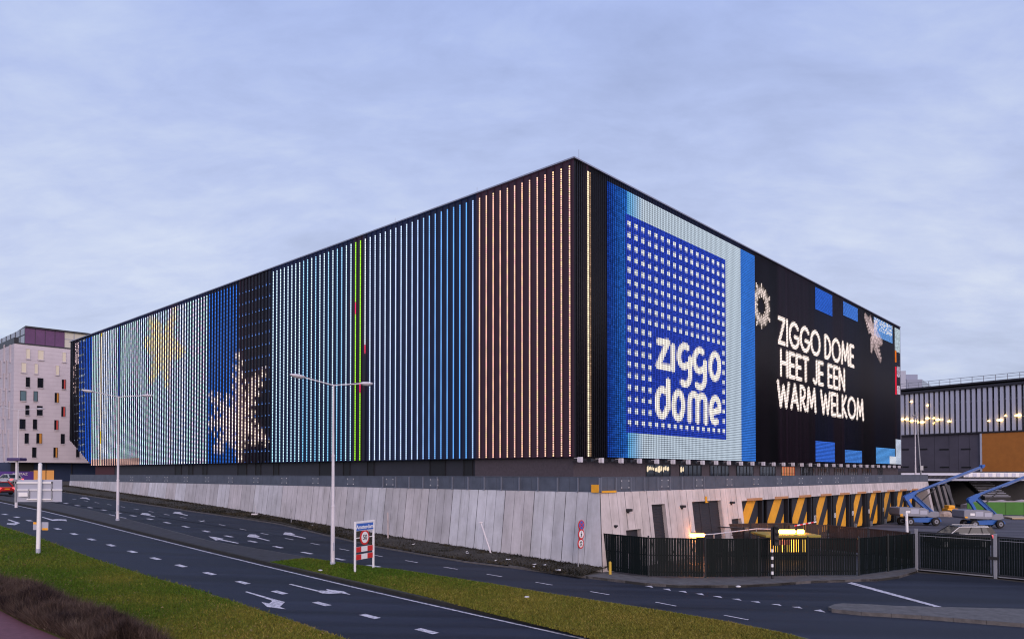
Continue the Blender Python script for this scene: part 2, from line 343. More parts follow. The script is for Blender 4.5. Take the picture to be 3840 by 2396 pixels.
def build_ground():
    big = [tuple(UL*s+UR*t) for s, t in ((-2500, -2500), (2500, -2500), (2500, 2500), (-2500, 2500))]
    sheet('ground', big, -.06, M['earth'])
    line = PP((-900, 1795), (-300, 1830), (0, 1882), (156, 1914), (568*1.5848, 2098), (1400, 2217), (2210, 2398), (2700, 2520), (3300, 2680))
    def shift(pl, d):
        pl = np.array(pl); t = np.gradient(pl, axis=0); t /= np.linalg.norm(t, axis=1)[:, None]; return [tuple(p) for p in pl+np.c_[t[:, 1], -t[:, 0]]*d]
    verge = PP((-900, 1835), (-300, 1895), (0, 1971), (159, 2022), (359, 2098), (575, 2167), (737, 2212), (900, 2266), (1022, 2306), (1335, 2411), (1700, 2560))
    near_kerb = shift(line, -.28)
    sheet('road', shift(line, -.2)+verge[::-1], 0, M['asphalt'])
    mb = MB(); ln = [p for p in line]; b_ = shift(ln, .13)
    sheet('road_line', ln+b_[::-1], .012, M['paint'])
    # far carriageway, joins the yard entrance on the right
    far = PP((-500, 1812), (100, 1828), (239, 1847), (442, 1877), (700, 1916), (1040, 1965), (1400, 2050), (1745, 2109), (1906, 2128), (2200, 2168), (2415, 2194), (2544, 2203), (2759, 2203), (2888, 2197), (3038, 2186), (3296, 2178), (3370, 2168), (3439, 2147), (3640, 2160), (3900, 2190), (4400, 2240))
    mid = PP((-900, 1785), (-300, 1822), (0, 1862), (160, 1884), (322, 1914), (552, 1972), (783, 2034), (1022, 2074), (1202, 2106), (1400, 2133), (1500, 2143), (1860, 2199), (2090, 2239), (2300, 2270), (2458, 2296), (2700, 2336), (2948, 2386), (3300, 2480), (4300, 2800))
    sheet('side_road', far+mid[::-1], .0, M['asphalt2'])
    # median: dark paving to the left, turf to the right, kerb towards the near road
    i0 = 7
    near_med = shift(line, -.30)
    gx = P(1105, 2113); kx = P(1010, 2113)
    nm = [p for p in near_med if p[0] < kx[0]-.3]; nr = [p for p in near_med if p[0] > kx[0]+.3]
    kpt = tuple(np.array(nm[-1])+(np.array(nr[0])-np.array(nm[-1]))*((kx[0]-nm[-1][0])/(nr[0][0]-nm[-1][0])))
    sheet('median_paving', mid[:i0+1]+[P(1175, 2101)]+[kpt]+nm[::-1], .12, M['paver'], .3, M['kerbdark'])
    tm = [P(1175, 2101)]+[p for p in mid[i0+1:]]
    sheet('median_turf', [kpt]+tm+nr[::-1], .13, M['grass_base'], .3, M['kerbdark'])
    k = MB(); ribbon(k, shift(line, -.32), .16, -.05, .14, 1.0, 0, .012); kind(k.build('kerb', M['kerbdark']), 'structure')
    k = MB(); ribbon(k, mid, .12, -.05, .11, 1.0, 0, .012); kind(k.build('kerb', M['kerb']), 'structure')
    # left verge and red path
    bot = PP((2100, 2700), (200, 2700), (-900, 2300))
    sheet('verge_turf', verge+bot, .05, M['grass_base'], .2, M['soil'])
    sheet('cycle_path', PP((-700, 2130), (0, 2296), (92, 2346), (207, 2394), (420, 2480), (420, 2700), (-400, 2700)), .08, M['path'], .1, M['kerbdark'])
    # verge of bare soil along the podium wall
    k = MB(); ribbon(k, far[1:9], .12, -.05, .08, 1.0, 0, .012); kind(k.build('kerb', M['kerb']), 'structure')
    # pavement outside the fence
    fb = PP((2150, 2125), (2251, 2146), (2372, 2166), (2501, 2174), (2759, 2174), (2909, 2170), (3000, 2167), (3212, 2167), (3321, 2152), (3434, 2137))
    sheet('pavement', [P(1960, 2112), P(2100, 2112)]+fb+far[17:8:-1]+[P(2100, 2152), P(1990, 2136)], .12, M['paver2'], .2, M['kerbdark'])
    k = MB(); ribbon(k, far[8:18], .14, -.05, .135, 1.0, 0, .012); kind(k.build('kerb', M['kerb']), 'structure')
    # yard behind the gates
    yd = [tuple(W0+UR*-2-UL*.3), tuple(W0+UR*75-UL*.3), tuple(W0+UR*75-UL*75), tuple(W0+UR*-2-UL*40)]
    sheet('yard', [tuple(W0-UR*.5-UL*.2), tuple(W0+UR*140-UL*.2), tuple(W0+UR*140-UL*90), P(4300, 2215)]+PP((3840, 2176), (3735, 2164), (3434, 2138))+fb[8:0:-1], .03, M['yard'])
    # traffic island
    top = PP((3105, 2287), (3130, 2276), (3160, 2273), (3250, 2276), (3345, 2282), (3840, 2294), (4300, 2304))
    botm = PP((4300, 2366), (3840, 2349), (3424, 2316), (3197, 2303), (3120, 2293))
    sheet('traffic_island', top+botm, .14, M['paver2'], .25, M['kerb'])
    k = MB(); ribbon(k, botm[::-1], -.15, -.05, .15, 1.0, 0, .012); kind(k.build('kerb', M['kerb']), 'structure')
    return line, mid, far, verge, fb
LINE, MID, FAR, VERGE, FB = build_ground()

def build_markings():
    mb = MB()
    def dash(X, Y, tgt, ln, wd):
        a = np.array(P(X, Y)); b = np.array(P(*tgt)); t = (b-a)/np.linalg.norm(b-a); n = np.array([-t[1], t[0]])
        q = [a-t*ln/2-n*wd/2, a+t*ln/2-n*wd/2, a+t*ln/2+n*wd/2, a-t*ln/2+n*wd/2]; mb.add([(*p, gz(*p)+.014) for p in q], [(0, 1, 2, 3)])
    def row(pts, ln, wd):
        for i, p in enumerate(pts):
            q = pts[i+1] if i+1 < len(pts) else (2*p[0]-pts[i-1][0], 2*p[1]-pts[i-1][1]); dash(p[0], p[1], q, ln, wd)
    c2 = lambda x, y: (x/2.172, 1700+y/2.172)
    c3 = lambda x, y: (700+x/2.1725, 1700+y/2.1725)
    c4 = lambda x, y: (1400+x/2.172, 1700+y/2.172)
    c5 = lambda x, y: (2200+x/2.326, 1650+y/2.326)
    c6 = lambda x, y: (3000+x/2.027, 1650+y/2.027)
    row([c2(40, 496), c2(137, 519), c2(240, 547), c2(350, 580), c2(470, 615), c2(604, 656), c2(745, 700), c2(905, 748), c2(1077, 800), c2(1265, 856), c2(1473, 915), c2(1706, 978), c3(457, 1052), c3(755, 1132), c3(1100, 1225), c3(1492, 1327), c4(435, 1447)], .95, .30)
    row([c2(450, 393), c2(540, 407), c2(632, 424), c2(735, 441), c2(847, 461), c2(965, 485), c2(1085, 508), c2(1222, 535), c2(1362, 564), c2(1513, 597), c2(1680, 634), c2(1862, 675), c3(536, 717), c3(745, 763), c3(980, 811), c3(1242, 861), c3(1523, 917), c4(325, 973)], 1.0, .28)
    row([c2(605, 373), c2(700, 387), c2(790, 401), c2(890, 417), c2(1000, 435), c2(1110, 454), c2(1230, 474), c2(1358, 498), c2(1492, 523), c2(1647, 551), c3(124, 552), c3(290, 583), c3(457, 618), c3(634, 655), c3(836, 697), c3(1048, 738), c3(1283, 783), c3(1550, 832), c4(310, 880), c4(630, 934), c4(985, 993), c4(1390, 1060), c4(1843, 1137), c5(690, 1430), (2760, 2315)], 1.05, .11)
    def poly(fn, pts): 
        q = [P(*fn(*p)) for p in pts]; v = [Vector((*p, gz(*p)+.014)) for p in q]
        bm = bmesh.new(); bm.faces.new([bm.verts.new(p) for p in v]); r = bmesh.ops.triangulate(bm, faces=bm.faces[:])
        bm.verts.index_update(); mb.add([x.co.copy() for x in bm.verts], [tuple(x.index for x in f.verts) for f in bm.faces]); bm.free()
    # arrows on the near road
    turnL = [(475, 1128), (490, 1124), (700, 1183), (800, 1210), (760, 1250), (808, 1269), (655, 1250), (610, 1211), (672, 1222), (694, 1207), (690, 1196)]
    poly(c3, turnL)
    poly(c3, [(830, 1066), (850, 1063), (1075, 1117), (1150, 1118), (1135, 1105), (1280, 1124), (1337, 1152), (1262, 1138), (1165, 1143), (1105, 1140), (1062, 1124)])
    poly(c2, [(60, 540), (72, 537), (165, 566), (120, 584), (55, 577), (58, 567), (118, 569), (122, 563)])
    poly(c2, [(338, 519), (346, 516), (428, 538), (468, 534), (540, 538), (545, 552), (500, 546), (428, 549)])
    # arrows on the far road
    poly(c3, [(178, 676), (232, 680), (302, 695), (290, 701), (425, 729), (418, 734), (265, 704), (238, 708)])
    poly(c3, [(495, 672), (510, 658), (560, 660), (598, 678), (570, 680), (681, 711), (672, 714), (548, 684), (492, 679)])
    poly(c3, [(788, 655), (800, 642), (850, 645), (885, 660), (858, 662), (973, 689), (965, 693), (838, 667), (788, 660)])
    poly(c2, [(862, 495), (895, 496), (940, 506), (930, 511), (1032, 525), (1026, 528), (918, 513), (895, 514)])
    poly(c2, [(1143, 497), (1160, 485), (1205, 487), (1230, 497), (1210, 500), (1267, 514), (1260, 517), (1190, 503)])
    poly(c2, [(1406, 486), (1425, 475), (1465, 477), (1490, 487), (1472, 489), (1532, 503), (1526, 507), (1455, 492)])
    poly(c2, [(648, 365), (670, 357), (705, 359), (718, 366), (735, 376), (728, 378), (695, 368)])
    # yield triangles and the stop line of the yard entrance
    for x, y, s in ((545, 1280, .4), (698, 1305, .42), (838, 1325, .45), (985, 1346, .5), (1143, 1369, .52), (1308, 1392, .55), (1475, 1415, .58), (1655, 1438, .6), (1835, 1462, .62)):
        poly(c5, [(x-48*s-18, y-8), (x+22, y-9), (x+55*s+14, y+8)])
    poly(c6, [(105, 1295), (155, 1287), (195, 1310)])
    poly(c6, [(358, 1087), (395, 1080), (1172, 1293), (1128, 1295)])
    kind(mb.build('road_markings', M['paint']), 'structure')
build_markings()

# ------------------------------------------------------------------ ground cover
def inpoly(px, py, poly):
    r = np.zeros(len(px), bool); n = len(poly)
    for i in range(n):
        x0, y0 = poly[i]; x1, y1 = poly[(i+1) % n]
        if y0 == y1: continue
        c = ((y0 > py) != (y1 > py)) & (px < (x1-x0)*(py-y0)/(y1-y0)+x0); r ^= c
    return r
def scatter(poly, n, near=0.0):
    p = np.array(poly); lo, hi = p.min(0), p.max(0); out = []
    tot = 0
    while tot < n:
        q = rng.uniform(lo, hi, (n*3, 2)); d = np.hypot(q[:, 0], q[:, 1]); keep = inpoly(q[:, 0], q[:, 1], poly) & (rng.random(len(q)) < np.clip((24/np.maximum(d, 1))**near, 0, 1)); out.append(q[keep]); tot += keep.sum()
    return np.concatenate(out)[:n]
def tufts(name, polys, n, off, hgt, wid, cols, m, lean=.6, zfun=None, near=1.5, patch=.12, bias=lambda q: 0):
    """many small leaf-sized triangles"""
    q = np.concatenate([scatter(p, int(n*f), near) for p, f in polys]); N = len(q)
    s = q @ UL; z = np.interp(s, SK, SZ)+off
    if zfun is not None: z = z+zfun(q)
    a = rng.uniform(0, 2*np.pi, N); h = hgt*rng.uniform(.5, 1.3, N); wd = wid*rng.uniform(.6, 1.4, N); ln = lean*rng.uniform(0, 1, N)*h; b = rng.uniform(0, 2*np.pi, N)
    v = np.zeros((N, 3, 3)); base = np.c_[q, z-.01]
    dx = np.c_[np.cos(a)*wd/2, np.sin(a)*wd/2, np.zeros(N)]
    v[:, 0] = base-dx; v[:, 1] = base+dx; v[:, 2] = base+np.c_[np.cos(b)*ln, np.sin(b)*ln, h]
    pn = np.array([mnoise.noise((x*patch, y*patch, 3.1))+.6*mnoise.noise((x*patch*4, y*patch*4, 9)) for x, y in q]); t = np.clip(pn*.9+.5+bias(q)+rng.normal(0, .16, N), 0, 1)
    c = np.array(cols[0])[None]*(1-t[:, None])+np.array(cols[1])[None]*t[:, None]; c *= rng.uniform(.6, 1.35, (N, 1))
    me = bpy.data.meshes.new(name); me.vertices.add(N*3); me.vertices.foreach_set('co', v.ravel()); me.loops.add(N*3); me.loops.foreach_set('vertex_index', np.arange(N*3))
    me.polygons.add(N); me.polygons.foreach_set('loop_start', np.arange(N)*3); me.polygons.foreach_set('loop_total', np.full(N, 3)); me.update()
    at = me.color_attributes.new('Col', 'FLOAT_COLOR', 'POINT'); at.data.foreach_set('color', np.repeat(np.c_[c, np.ones(N)], 3, 0).astype('f').ravel()); me.materials.append(m)
    return link(name, me)
def build_green():
    vis = PP((-60, 1950), (0, 1975), (159, 2026), (359, 2102), (575, 2171), (737, 2216), (900, 2270), (1022, 2310), (1335, 2418), (1400, 2440), (560, 2440), (506, 2381), (368, 2331), (202, 2252), (92, 2209), (-60, 2175))
    med = PP((1010, 2116), (1150, 2100), (1202, 2107), (1400, 2136), (1500, 2146), (1860, 2202), (2090, 2242), (2458, 2299), (2700, 2340), (2948, 2390), (3100, 2440), (2330, 2440), (2090, 2374), (1860, 2317), (1500, 2224), (1114, 2138))
    for pl_, nn, of in ((vis, 90000, .055), (med, 90000, .135)): g = tufts('grass', [(pl_, 1)], nn, of, .07, .05, ((.055, .112, .006), (.19, .165, .026)), M['blade'], 1.2, patch=.09, bias=lambda q: np.clip((24-q @ UL)/14, -.45, .2)); kind(g, 'stuff')
    wide = PP((-60, 1945), (0, 1970), (159, 2020), (359, 2096), (575, 2164), (737, 2209), (900, 2263), (1022, 2302), (1335, 2409), (1400, 2440), (560, 2440), (506, 2381), (368, 2331), (202, 2252), (92, 2209), (-60, 2175))
    medw = PP((1000, 2116), (1150, 2098), (1202, 2104), (1400, 2131), (1500, 2141), (1860, 2198), (2090, 2238), (2458, 2294), (2700, 2335), (2948, 2386), (3100, 2440), (2340, 2440), (2095, 2378), (1862, 2321), (1500, 2228), (1114, 2141))
    for pl_, nn, of in ((wide, 8000, .05), (med, 8000, .13)): g = tufts('grass_clumps', [(pl_, 1)], nn, of, .095, .055, ((.045, .095, .006), (.26, .20, .05)), M['blade'], 1.3, patch=.5, bias=lambda q: np.clip((24-q @ UL)/16, -.4, .2)); g.name = 'grass'; kind(g, 'stuff')
    g = tufts('fallen_leaves', [(wide, .5), (med, .5)], 900, .12, .03, .07, ((.12, .07, .025), (.22, .16, .08)), M['leaf'], 3.0); kind(g, 'stuff')
    hed = PP((-80, 2170), (0, 2190), (92, 2211), (202, 2254), (368, 2333), (506, 2383), (640, 2440), (330, 2440), (207, 2392), (92, 2346), (0, 2296), (-80, 2270))
    cen = resample(PP((-80, 2225), (0, 2242), (92, 2278), (202, 2320), (368, 2390), (500, 2445)), .3)
    def hz(q):
        d = np.min(np.hypot(q[:, None, 0]-cen[None, :, 0], q[:, None, 1]-cen[None, :, 1]), axis=1); return rng.uniform(0, 1, len(q))*np.clip(.66-d*.34, .05, .6)*(.65+.55*np.sin(q[:, 0]*3.1)*np.sin(q[:, 1]*2.3+1))
    h = tufts('hedge_twigs', [(hed, 1)], 90000, .1, .26, .022, ((.020, .012, .013), (.11, .075, .058)), M['leaf'], 1.5, hz, patch=.8); h.name = 'hedge'
    h2 = tufts('hedge_stems', [(hed, 1)], 9000, .1, .55, .016, ((.045, .03, .026), (.15, .11, .085)), M['leaf'], .9, lambda q: .25*hz(q), patch=1.2); h2.parent = h; h2.name = 'bare_stem'; h2['kind'] = 'stuff'
    tag(h, 'low brown leafless hedge between the grass verge and the red path', 'hedge')
    # soil bank against the podium wall
    wall = [WL.pt(t, 0, .55) for t in np.arange(-0.6, 88, 1.2)]
    front = [(p[0], p[1]) for p in resample(FAR[1:9], .6)]; mb = MB(); rows = []
    fr = np.array(front)
    for p in wall:
        a = np.array(p[:2]); d = fr-a; perp = np.abs(d @ UL); j = np.argmin(perp); b = fr[j]
        if perp[j] > 1.5: b = a-UR*2.2
        b = b+UR*.15; r = []
        for k in range(9):
            f = k/8; q = a*(1-f)+b*f+UR*.35*(1-f); h_ = .10+.27*(1-f)**.8*(1 if True else 0)+.05*math.sin(f*3.1)+.06*mnoise.noise((q[0]*.9, q[1]*.9, 0))
            r.append((q[0], q[1], gz(*q)+h_))
        rows.append(r)
    n = len(rows); vs = [v for r in rows for v in r]; mb.add(vs, [(i*9+j, i*9+j+1, (i+1)*9+j+1, (i+1)*9+j) for i in range(n-1) for j in range(8)])
    kind(mb.build('soil_bank', M['soil'], smooth=True), 'structure')
    poly = [tuple(r[0][:2]) for r in rows]+[tuple(r[-1][:2]) for r in rows][::-1]
    top = np.array([r[0][:2] for r in rows])
    def bz(q):
        d = np.min(np.hypot(q[:, None, 0]-top[None, :, 0], q[:, None, 1]-top[None, :, 1]), axis=1); return np.clip(.36-.10*d, .1, .36)
    g = tufts('ivy', [(poly, 1)], 42000, 0, .13, .08, ((.012, .013, .009), (.050, .042, .026)), M['leaf'], 1.6, bz, near=.6, patch=.5); g.name = 'ground_cover'; kind(g, 'stuff')
    return rows
ROWS = build_green()

# ------------------------------------------------------------------ the arena: screens made of LED tubes
def seg_dist(px, py, a, b):
    ax, ay = a; bx, by = b; dx, dy = bx-ax, by-ay; l = dx*dx+dy*dy+1e-9
    t = np.clip(((px-ax)*dx+(py-ay)*dy)/l, 0, 1); return np.hypot(px-ax-t*dx, py-ay-t*dy)
def draw(u, v, lines, wd, au=1.0, soft=.15):
    """coverage 0..1 of round-ended strokes"""
    if au != 1: u = u/au; lines = [[(p[0]/au, p[1]) for p in ln] for ln in lines]
    m = np.zeros(len(u))
    for ln in lines:
        for a, b in zip(ln[:-1], ln[1:]):
            k = (u > min(a[0], b[0])-wd) & (u < max(a[0], b[0])+wd); i = np.nonzero(k)[0]
            if len(i): m[i] = np.maximum(m[i], np.clip((wd/2-seg_dist(u[i], v[i], a, b))/soft+.5, 0, 1))
    return m
def arc(cx, cy, rx, ry, a0, a1, n=14): return [(cx+rx*math.cos(math.radians(a0+(a1-a0)*i/n)), cy+ry*math.sin(math.radians(a0+(a1-a0)*i/n))) for i in range(n+1)]
GLY = {'Z': (.52, [[(0, 1), (.52, 1), (0, 0), (.52, 0)]]), 'I': (0.0, [[(0, 0), (0, 1)]]), 'G': (.84, [arc(.45, .5, .45, .5, 42, 350)+[(.5, .44)]]),
 'O': (.94, [arc(.47, .5, .47, .5, 0, 360, 22)]), 'D': (.6, [[(0, 0), (0, 1), (.12, 1)]+arc(.12, .5, .48, .5, 90, -90)+[(0, 0)]]),
 'M': (.86, [[(0, 0), (.12, 1), (.43, .2), (.74, 1), (.86, 0)]]), 'E': (.42, [[(.42, 1), (0, 1), (0, 0), (.42, 0)], [(0, .5), (.38, .5)]]),
 'H': (.56, [[(0, 0), (0, 1)], [(.56, 0), (.56, 1)], [(0, .52), (.56, .52)]]), 'T': (.48, [[(0, 1), (.48, 1)], [(.24, 1), (.24, 0)]]),
 'J': (.3, [[(.3, 1), (.3, .2)]+arc(.12, .2, .18, .2, 0, -150)]), 'N': (.6, [[(0, 0), (0, 1), (.6, 0), (.6, 1)]]), 'W': (1.0, [[(0, 1), (.25, 0), (.5, .85), (.75, 0), (1, 1)]]),
 'A': (.66, [[(0, 0), (.33, 1), (.66, 0)], [(.14, .32), (.52, .32)]]), 'R': (.46, [[(0, 0), (0, 1), (.14, 1)]+arc(.14, .74, .3, .26, 90, -90)+[(0, .48)], [(.16, .48), (.48, 0)]]),
 'L': (.4, [[(0, 1), (0, 0), (.4, 0)]]), 'K': (.5, [[(0, 0), (0, 1)], [(.46, 1), (.02, .5), (.5, 0)]])}
def text_lines(txt, u0, u1, v0, v1, sp=.24, word=.62):
    tot = 0; pos = []
    for ch in txt:
        if ch == ' ': tot += word-sp; continue
        pos.append((ch, tot)); tot += GLY[ch][0]+sp
    tot -= sp; s = (u1-u0)/tot; h = v1-v0
    return [[(u0+(o+x)*s, v0+y*h) for x, y in ln] for ch, o in pos for ln in GLY[ch][1]]
def flake(x, y, R, th=.05, soft=.05):
    """feathered six-armed star, coverage 0..1"""
    r = np.hypot(x, y); a = np.arctan2(y, x); a = (a+math.pi/6) % (math.pi/3)-math.pi/6
    X = r*np.cos(a)/R; Y = np.abs(r*np.sin(a))/R; m = np.clip((th*(1.25-X)-Y)/soft+.5, 0, 1)*(X < 1)
    for b in (.22, .38, .54, .68, .82):
        d = seg_dist(X, Y, (b, 0), (b+.26*(1.2-b), .36*(1.2-b))); m = np.maximum(m, np.clip((th*.7-d)/soft+.5, 0, 1))
    return m*(r < R)
def xd_of(pl, u):
    x = pl.o[0]+pl.u[0]*u; y = pl.o[1]+pl.u[1]*u; return (1920+F*x/y)/1.5848
def splash(pl, u, v, cen, tips, wd, barbs=5):
    """snow star from photo pixels on a screen: arms from a centre, barbs on both sides"""
    c0 = np.array(pl.uv(*cen)); out = np.zeros(len(u))
    for tp in tips:
        t1 = np.array(pl.uv(*tp)); d = t1-c0; L_ = np.hypot(*d); e = d/L_; p = np.array((-e[1], e[0]))
        al = (u-c0[0])*e[0]+(v-c0[1])*e[1]; ac = np.abs((u-c0[0])*p[0]+(v-c0[1])*p[1]); out = np.maximum(out, np.clip((wd*(1.1-al/L_)-ac)/.4+.5, 0, 1)*((al > 0) & (al < L_)))
        for b in range(1, barbs+1):
            f = b/(barbs+1); o = c0+d*f
            for sg in (-1, 1):
                g_ = o+(e*.7+p*sg*.75)*L_*.30*(1.15-f); out = np.maximum(out, np.clip((wd*.30-seg_dist(u, v, tuple(o), tuple(g_)))/.3+.5, 0, 1))
    return out
def left_colours(u, v):
    n = len(u); c = np.zeros((n, 3)); x = xd_of(FL, u); hgt = (v-ZB)/(ZT-ZB); rnd = rng.random(n); ci = np.round(u/.73).astype(int)
    crnd = np.random.default_rng(3).random(400)[ci]
    def S(m, col, am=1.0):
        if m.dtype == bool: c[m] = np.array(col)*(am if np.isscalar(am) else am[m][:, None])
        else: q = m[:, None]; c[:] = c*(1-q)+np.array(col)[None]*(am if np.isscalar(am) else am[:, None])*q
    S((x > 1132), (1.0, .56, .42)); mm = (x > 1132) & (rnd < .25); S(mm, (1.0, .64, .36)); S((x > 1132) & (rnd > .85), (1.0, .46, .44))
    m = (x > 866) & (x <= 1132); t = np.interp(x, [866, 930, 985, 1010, 1060, 1110, 1118, 1132], [.0, .1, .25, .7, .85, .9, .5, .1])
    cool = np.array((.66, .78, 1.0))*(1-t[:, None])+np.array((.06, .36, .95))*t[:, None]; c[m] = cool[m]
    m = (x > 642) & (x <= 866); t = np.interp(hgt, [0, .35, 1], [.75, .35, .15])*(.5+crnd); t = np.clip(t, 0, 1)
    cy = np.array((.70, .86, 1.0))*(1-t[:, None])+np.array((.40, .78, .95))*t[:, None]; c[m] = cy[m]
    m2 = m & (crnd > .72) & (x > 700); c[m2] = c[m2]*np.array((.55, .8, 1.0))
    # three acid green tubes with red faults, dark tubes below them
    for xc, segs in ((838, [(0, .655, 'g'), (.655, .71, 'r'), (.71, 1, 'g')]), (849, [(0, .30, 'g'), (.30, .345, 'r'), (.345, 1, 'g')]), (859, [(0, .665, 'k'), (.665, .70, 'r'), (.70, 1, 'g')]), (870, [(0, .47, 'k'), (.47, .51, 'r'), (.51, 1, 'w')])):
        i = np.argmin(np.abs(xd_of(FL, np.arange(400)*.73+.35)-xc)); k = ci == i
        for a, b, q in segs: S(k & (hgt >= a) & (hgt < b), {'g': (.38, .95, .03), 'r': (1.0, .04, .12), 'k': (0, 0, 0), 'w': (.8, .88, 1)}[q])
    row = np.round((v-ZB)/.158).astype(int)
    m = (x > 562) & (x <= 642); S(m, (0, 0, 0)); S(m & (row % 8 == 0), (.10, .22, .60), .35+.65*rnd); S(m & (row % 8 == 1) & (rnd > .5), (.06, .14, .5), .5*rnd)
    m = (x > 489) & (x <= 562); S(m, (.03, .19, .85), .6+.4*rnd)
    m = (x > 217) & (x <= 489); k3 = np.array([[.92, .74, .98], [.62, .92, .90], [.66, .76, 1.0], [.90, .92, 1.0]]); pick = np.clip((rnd*1.3+crnd*2.7).astype(int), 0, 3); c[m] = k3[pick][m]*(.95+.3*crnd[m][:, None])
    k = m & (hgt < .05) & (x < 330); S(k, (1.0, .6, .5))
    k = ((x > 217) & (x < 489))*splash(FL, u, v, (622, 1300), ((664, 1150), (540, 1285), (700, 1320), (630, 1460), (560, 1190), (560, 1440)), 1.0); S(k*(.3+.65*rnd), (1.0, .80, .28), 1.5+0*rnd)
    k = ((x > 489) & (x < 642))*splash(FL, u, v, (900, 1580), ((1000, 1372), (895, 1300), (786, 1480), (1012, 1660), (800, 1700), (905, 1770), (760, 1590)), .72); S(k*(.65+.35*rnd), (1.0, .82, .68), 1.5+0*rnd)
    i = np.argmin(np.abs(xd_of(FL, np.arange(400)*.73+.35)-240)); k = ci == i; S(k, (1.0, .86, .66), 1.2+0*rnd); S(k & (np.abs(hgt-.21) < .05), (1.0, .72, .02)); S(k & (hgt > .96), (1.0, .72, .02))
    i = np.argmin(np.abs(xd_of(FL, np.arange(400)*.73+.35)-283.5)); S(ci == i, (.04, .08, .45)); 
    m = (x > 203) & (x <= 217); S(m, (.02, .14, .9), .6+.4*rnd)
    m = (x > 188) & (x <= 203); S(m, (.03, .12, .65), .45+.5*rnd); S(m & (row % 7 < 2) & (rnd > .3), (.55, .68, .95), .8*rnd)
    m = (x <= 188); S(m, (0, 0, 0)); S(m & (row % 9 == 0) & (x > 176), (.35, .4, .6), .6*rnd); S(m & (hgt > .80) & (hgt < .97) & (x > 175) & (rnd > .35), (.9, .66, .72)); S(m & (hgt > .58) & (hgt < .80) & (x > 172) & (x < 179) & (rnd > .45), (.85, .6, .6), .7)
    return c
c5b = lambda x, y: FR.uv(2100+x/2.16, 1150+y/2.16)
c6b = lambda x, y: FR.uv(2700+x*.5952, 900+y*.5952)
def logo_lines():
    px = [[(792, 283), (866, 290), (786, 478), (880, 497)], [(908, 325), (908, 505)],
          arc(1000, 402, 44, 84, -55, -300, 16)+[(1045, 470)], [(1047, 425), (1045, 570)]+arc(1008, 572, 36, 58, 20, 135, 6),
          arc(1122, 437, 42, 84, -55, -300, 16)+[(1166, 500)], [(1168, 455), (1165, 600)]+arc(1128, 600, 36, 54, 20, 140, 6),
          arc(1247, 484, 36, 98, 0, 360, 22),
          arc(820, 778, 42, 108, -60, -330, 16), [(868, 605), (868, 820)], arc(951, 800, 38, 104, 0, 360, 22),
          [(1042, 915), (1042, 770)]+arc(1075, 770, 33, 62, 180, 360, 8)+[(1108, 925)], [(1108, 785)]+arc(1141, 785, 33, 62, 180, 360, 8)+[(1174, 935)],
          [(1216, 858), (1284, 838)]+arc(1250, 838, 36, 98, 0, -290, 18)]
    return [[c5b(*p) for p in ln] for ln in px]
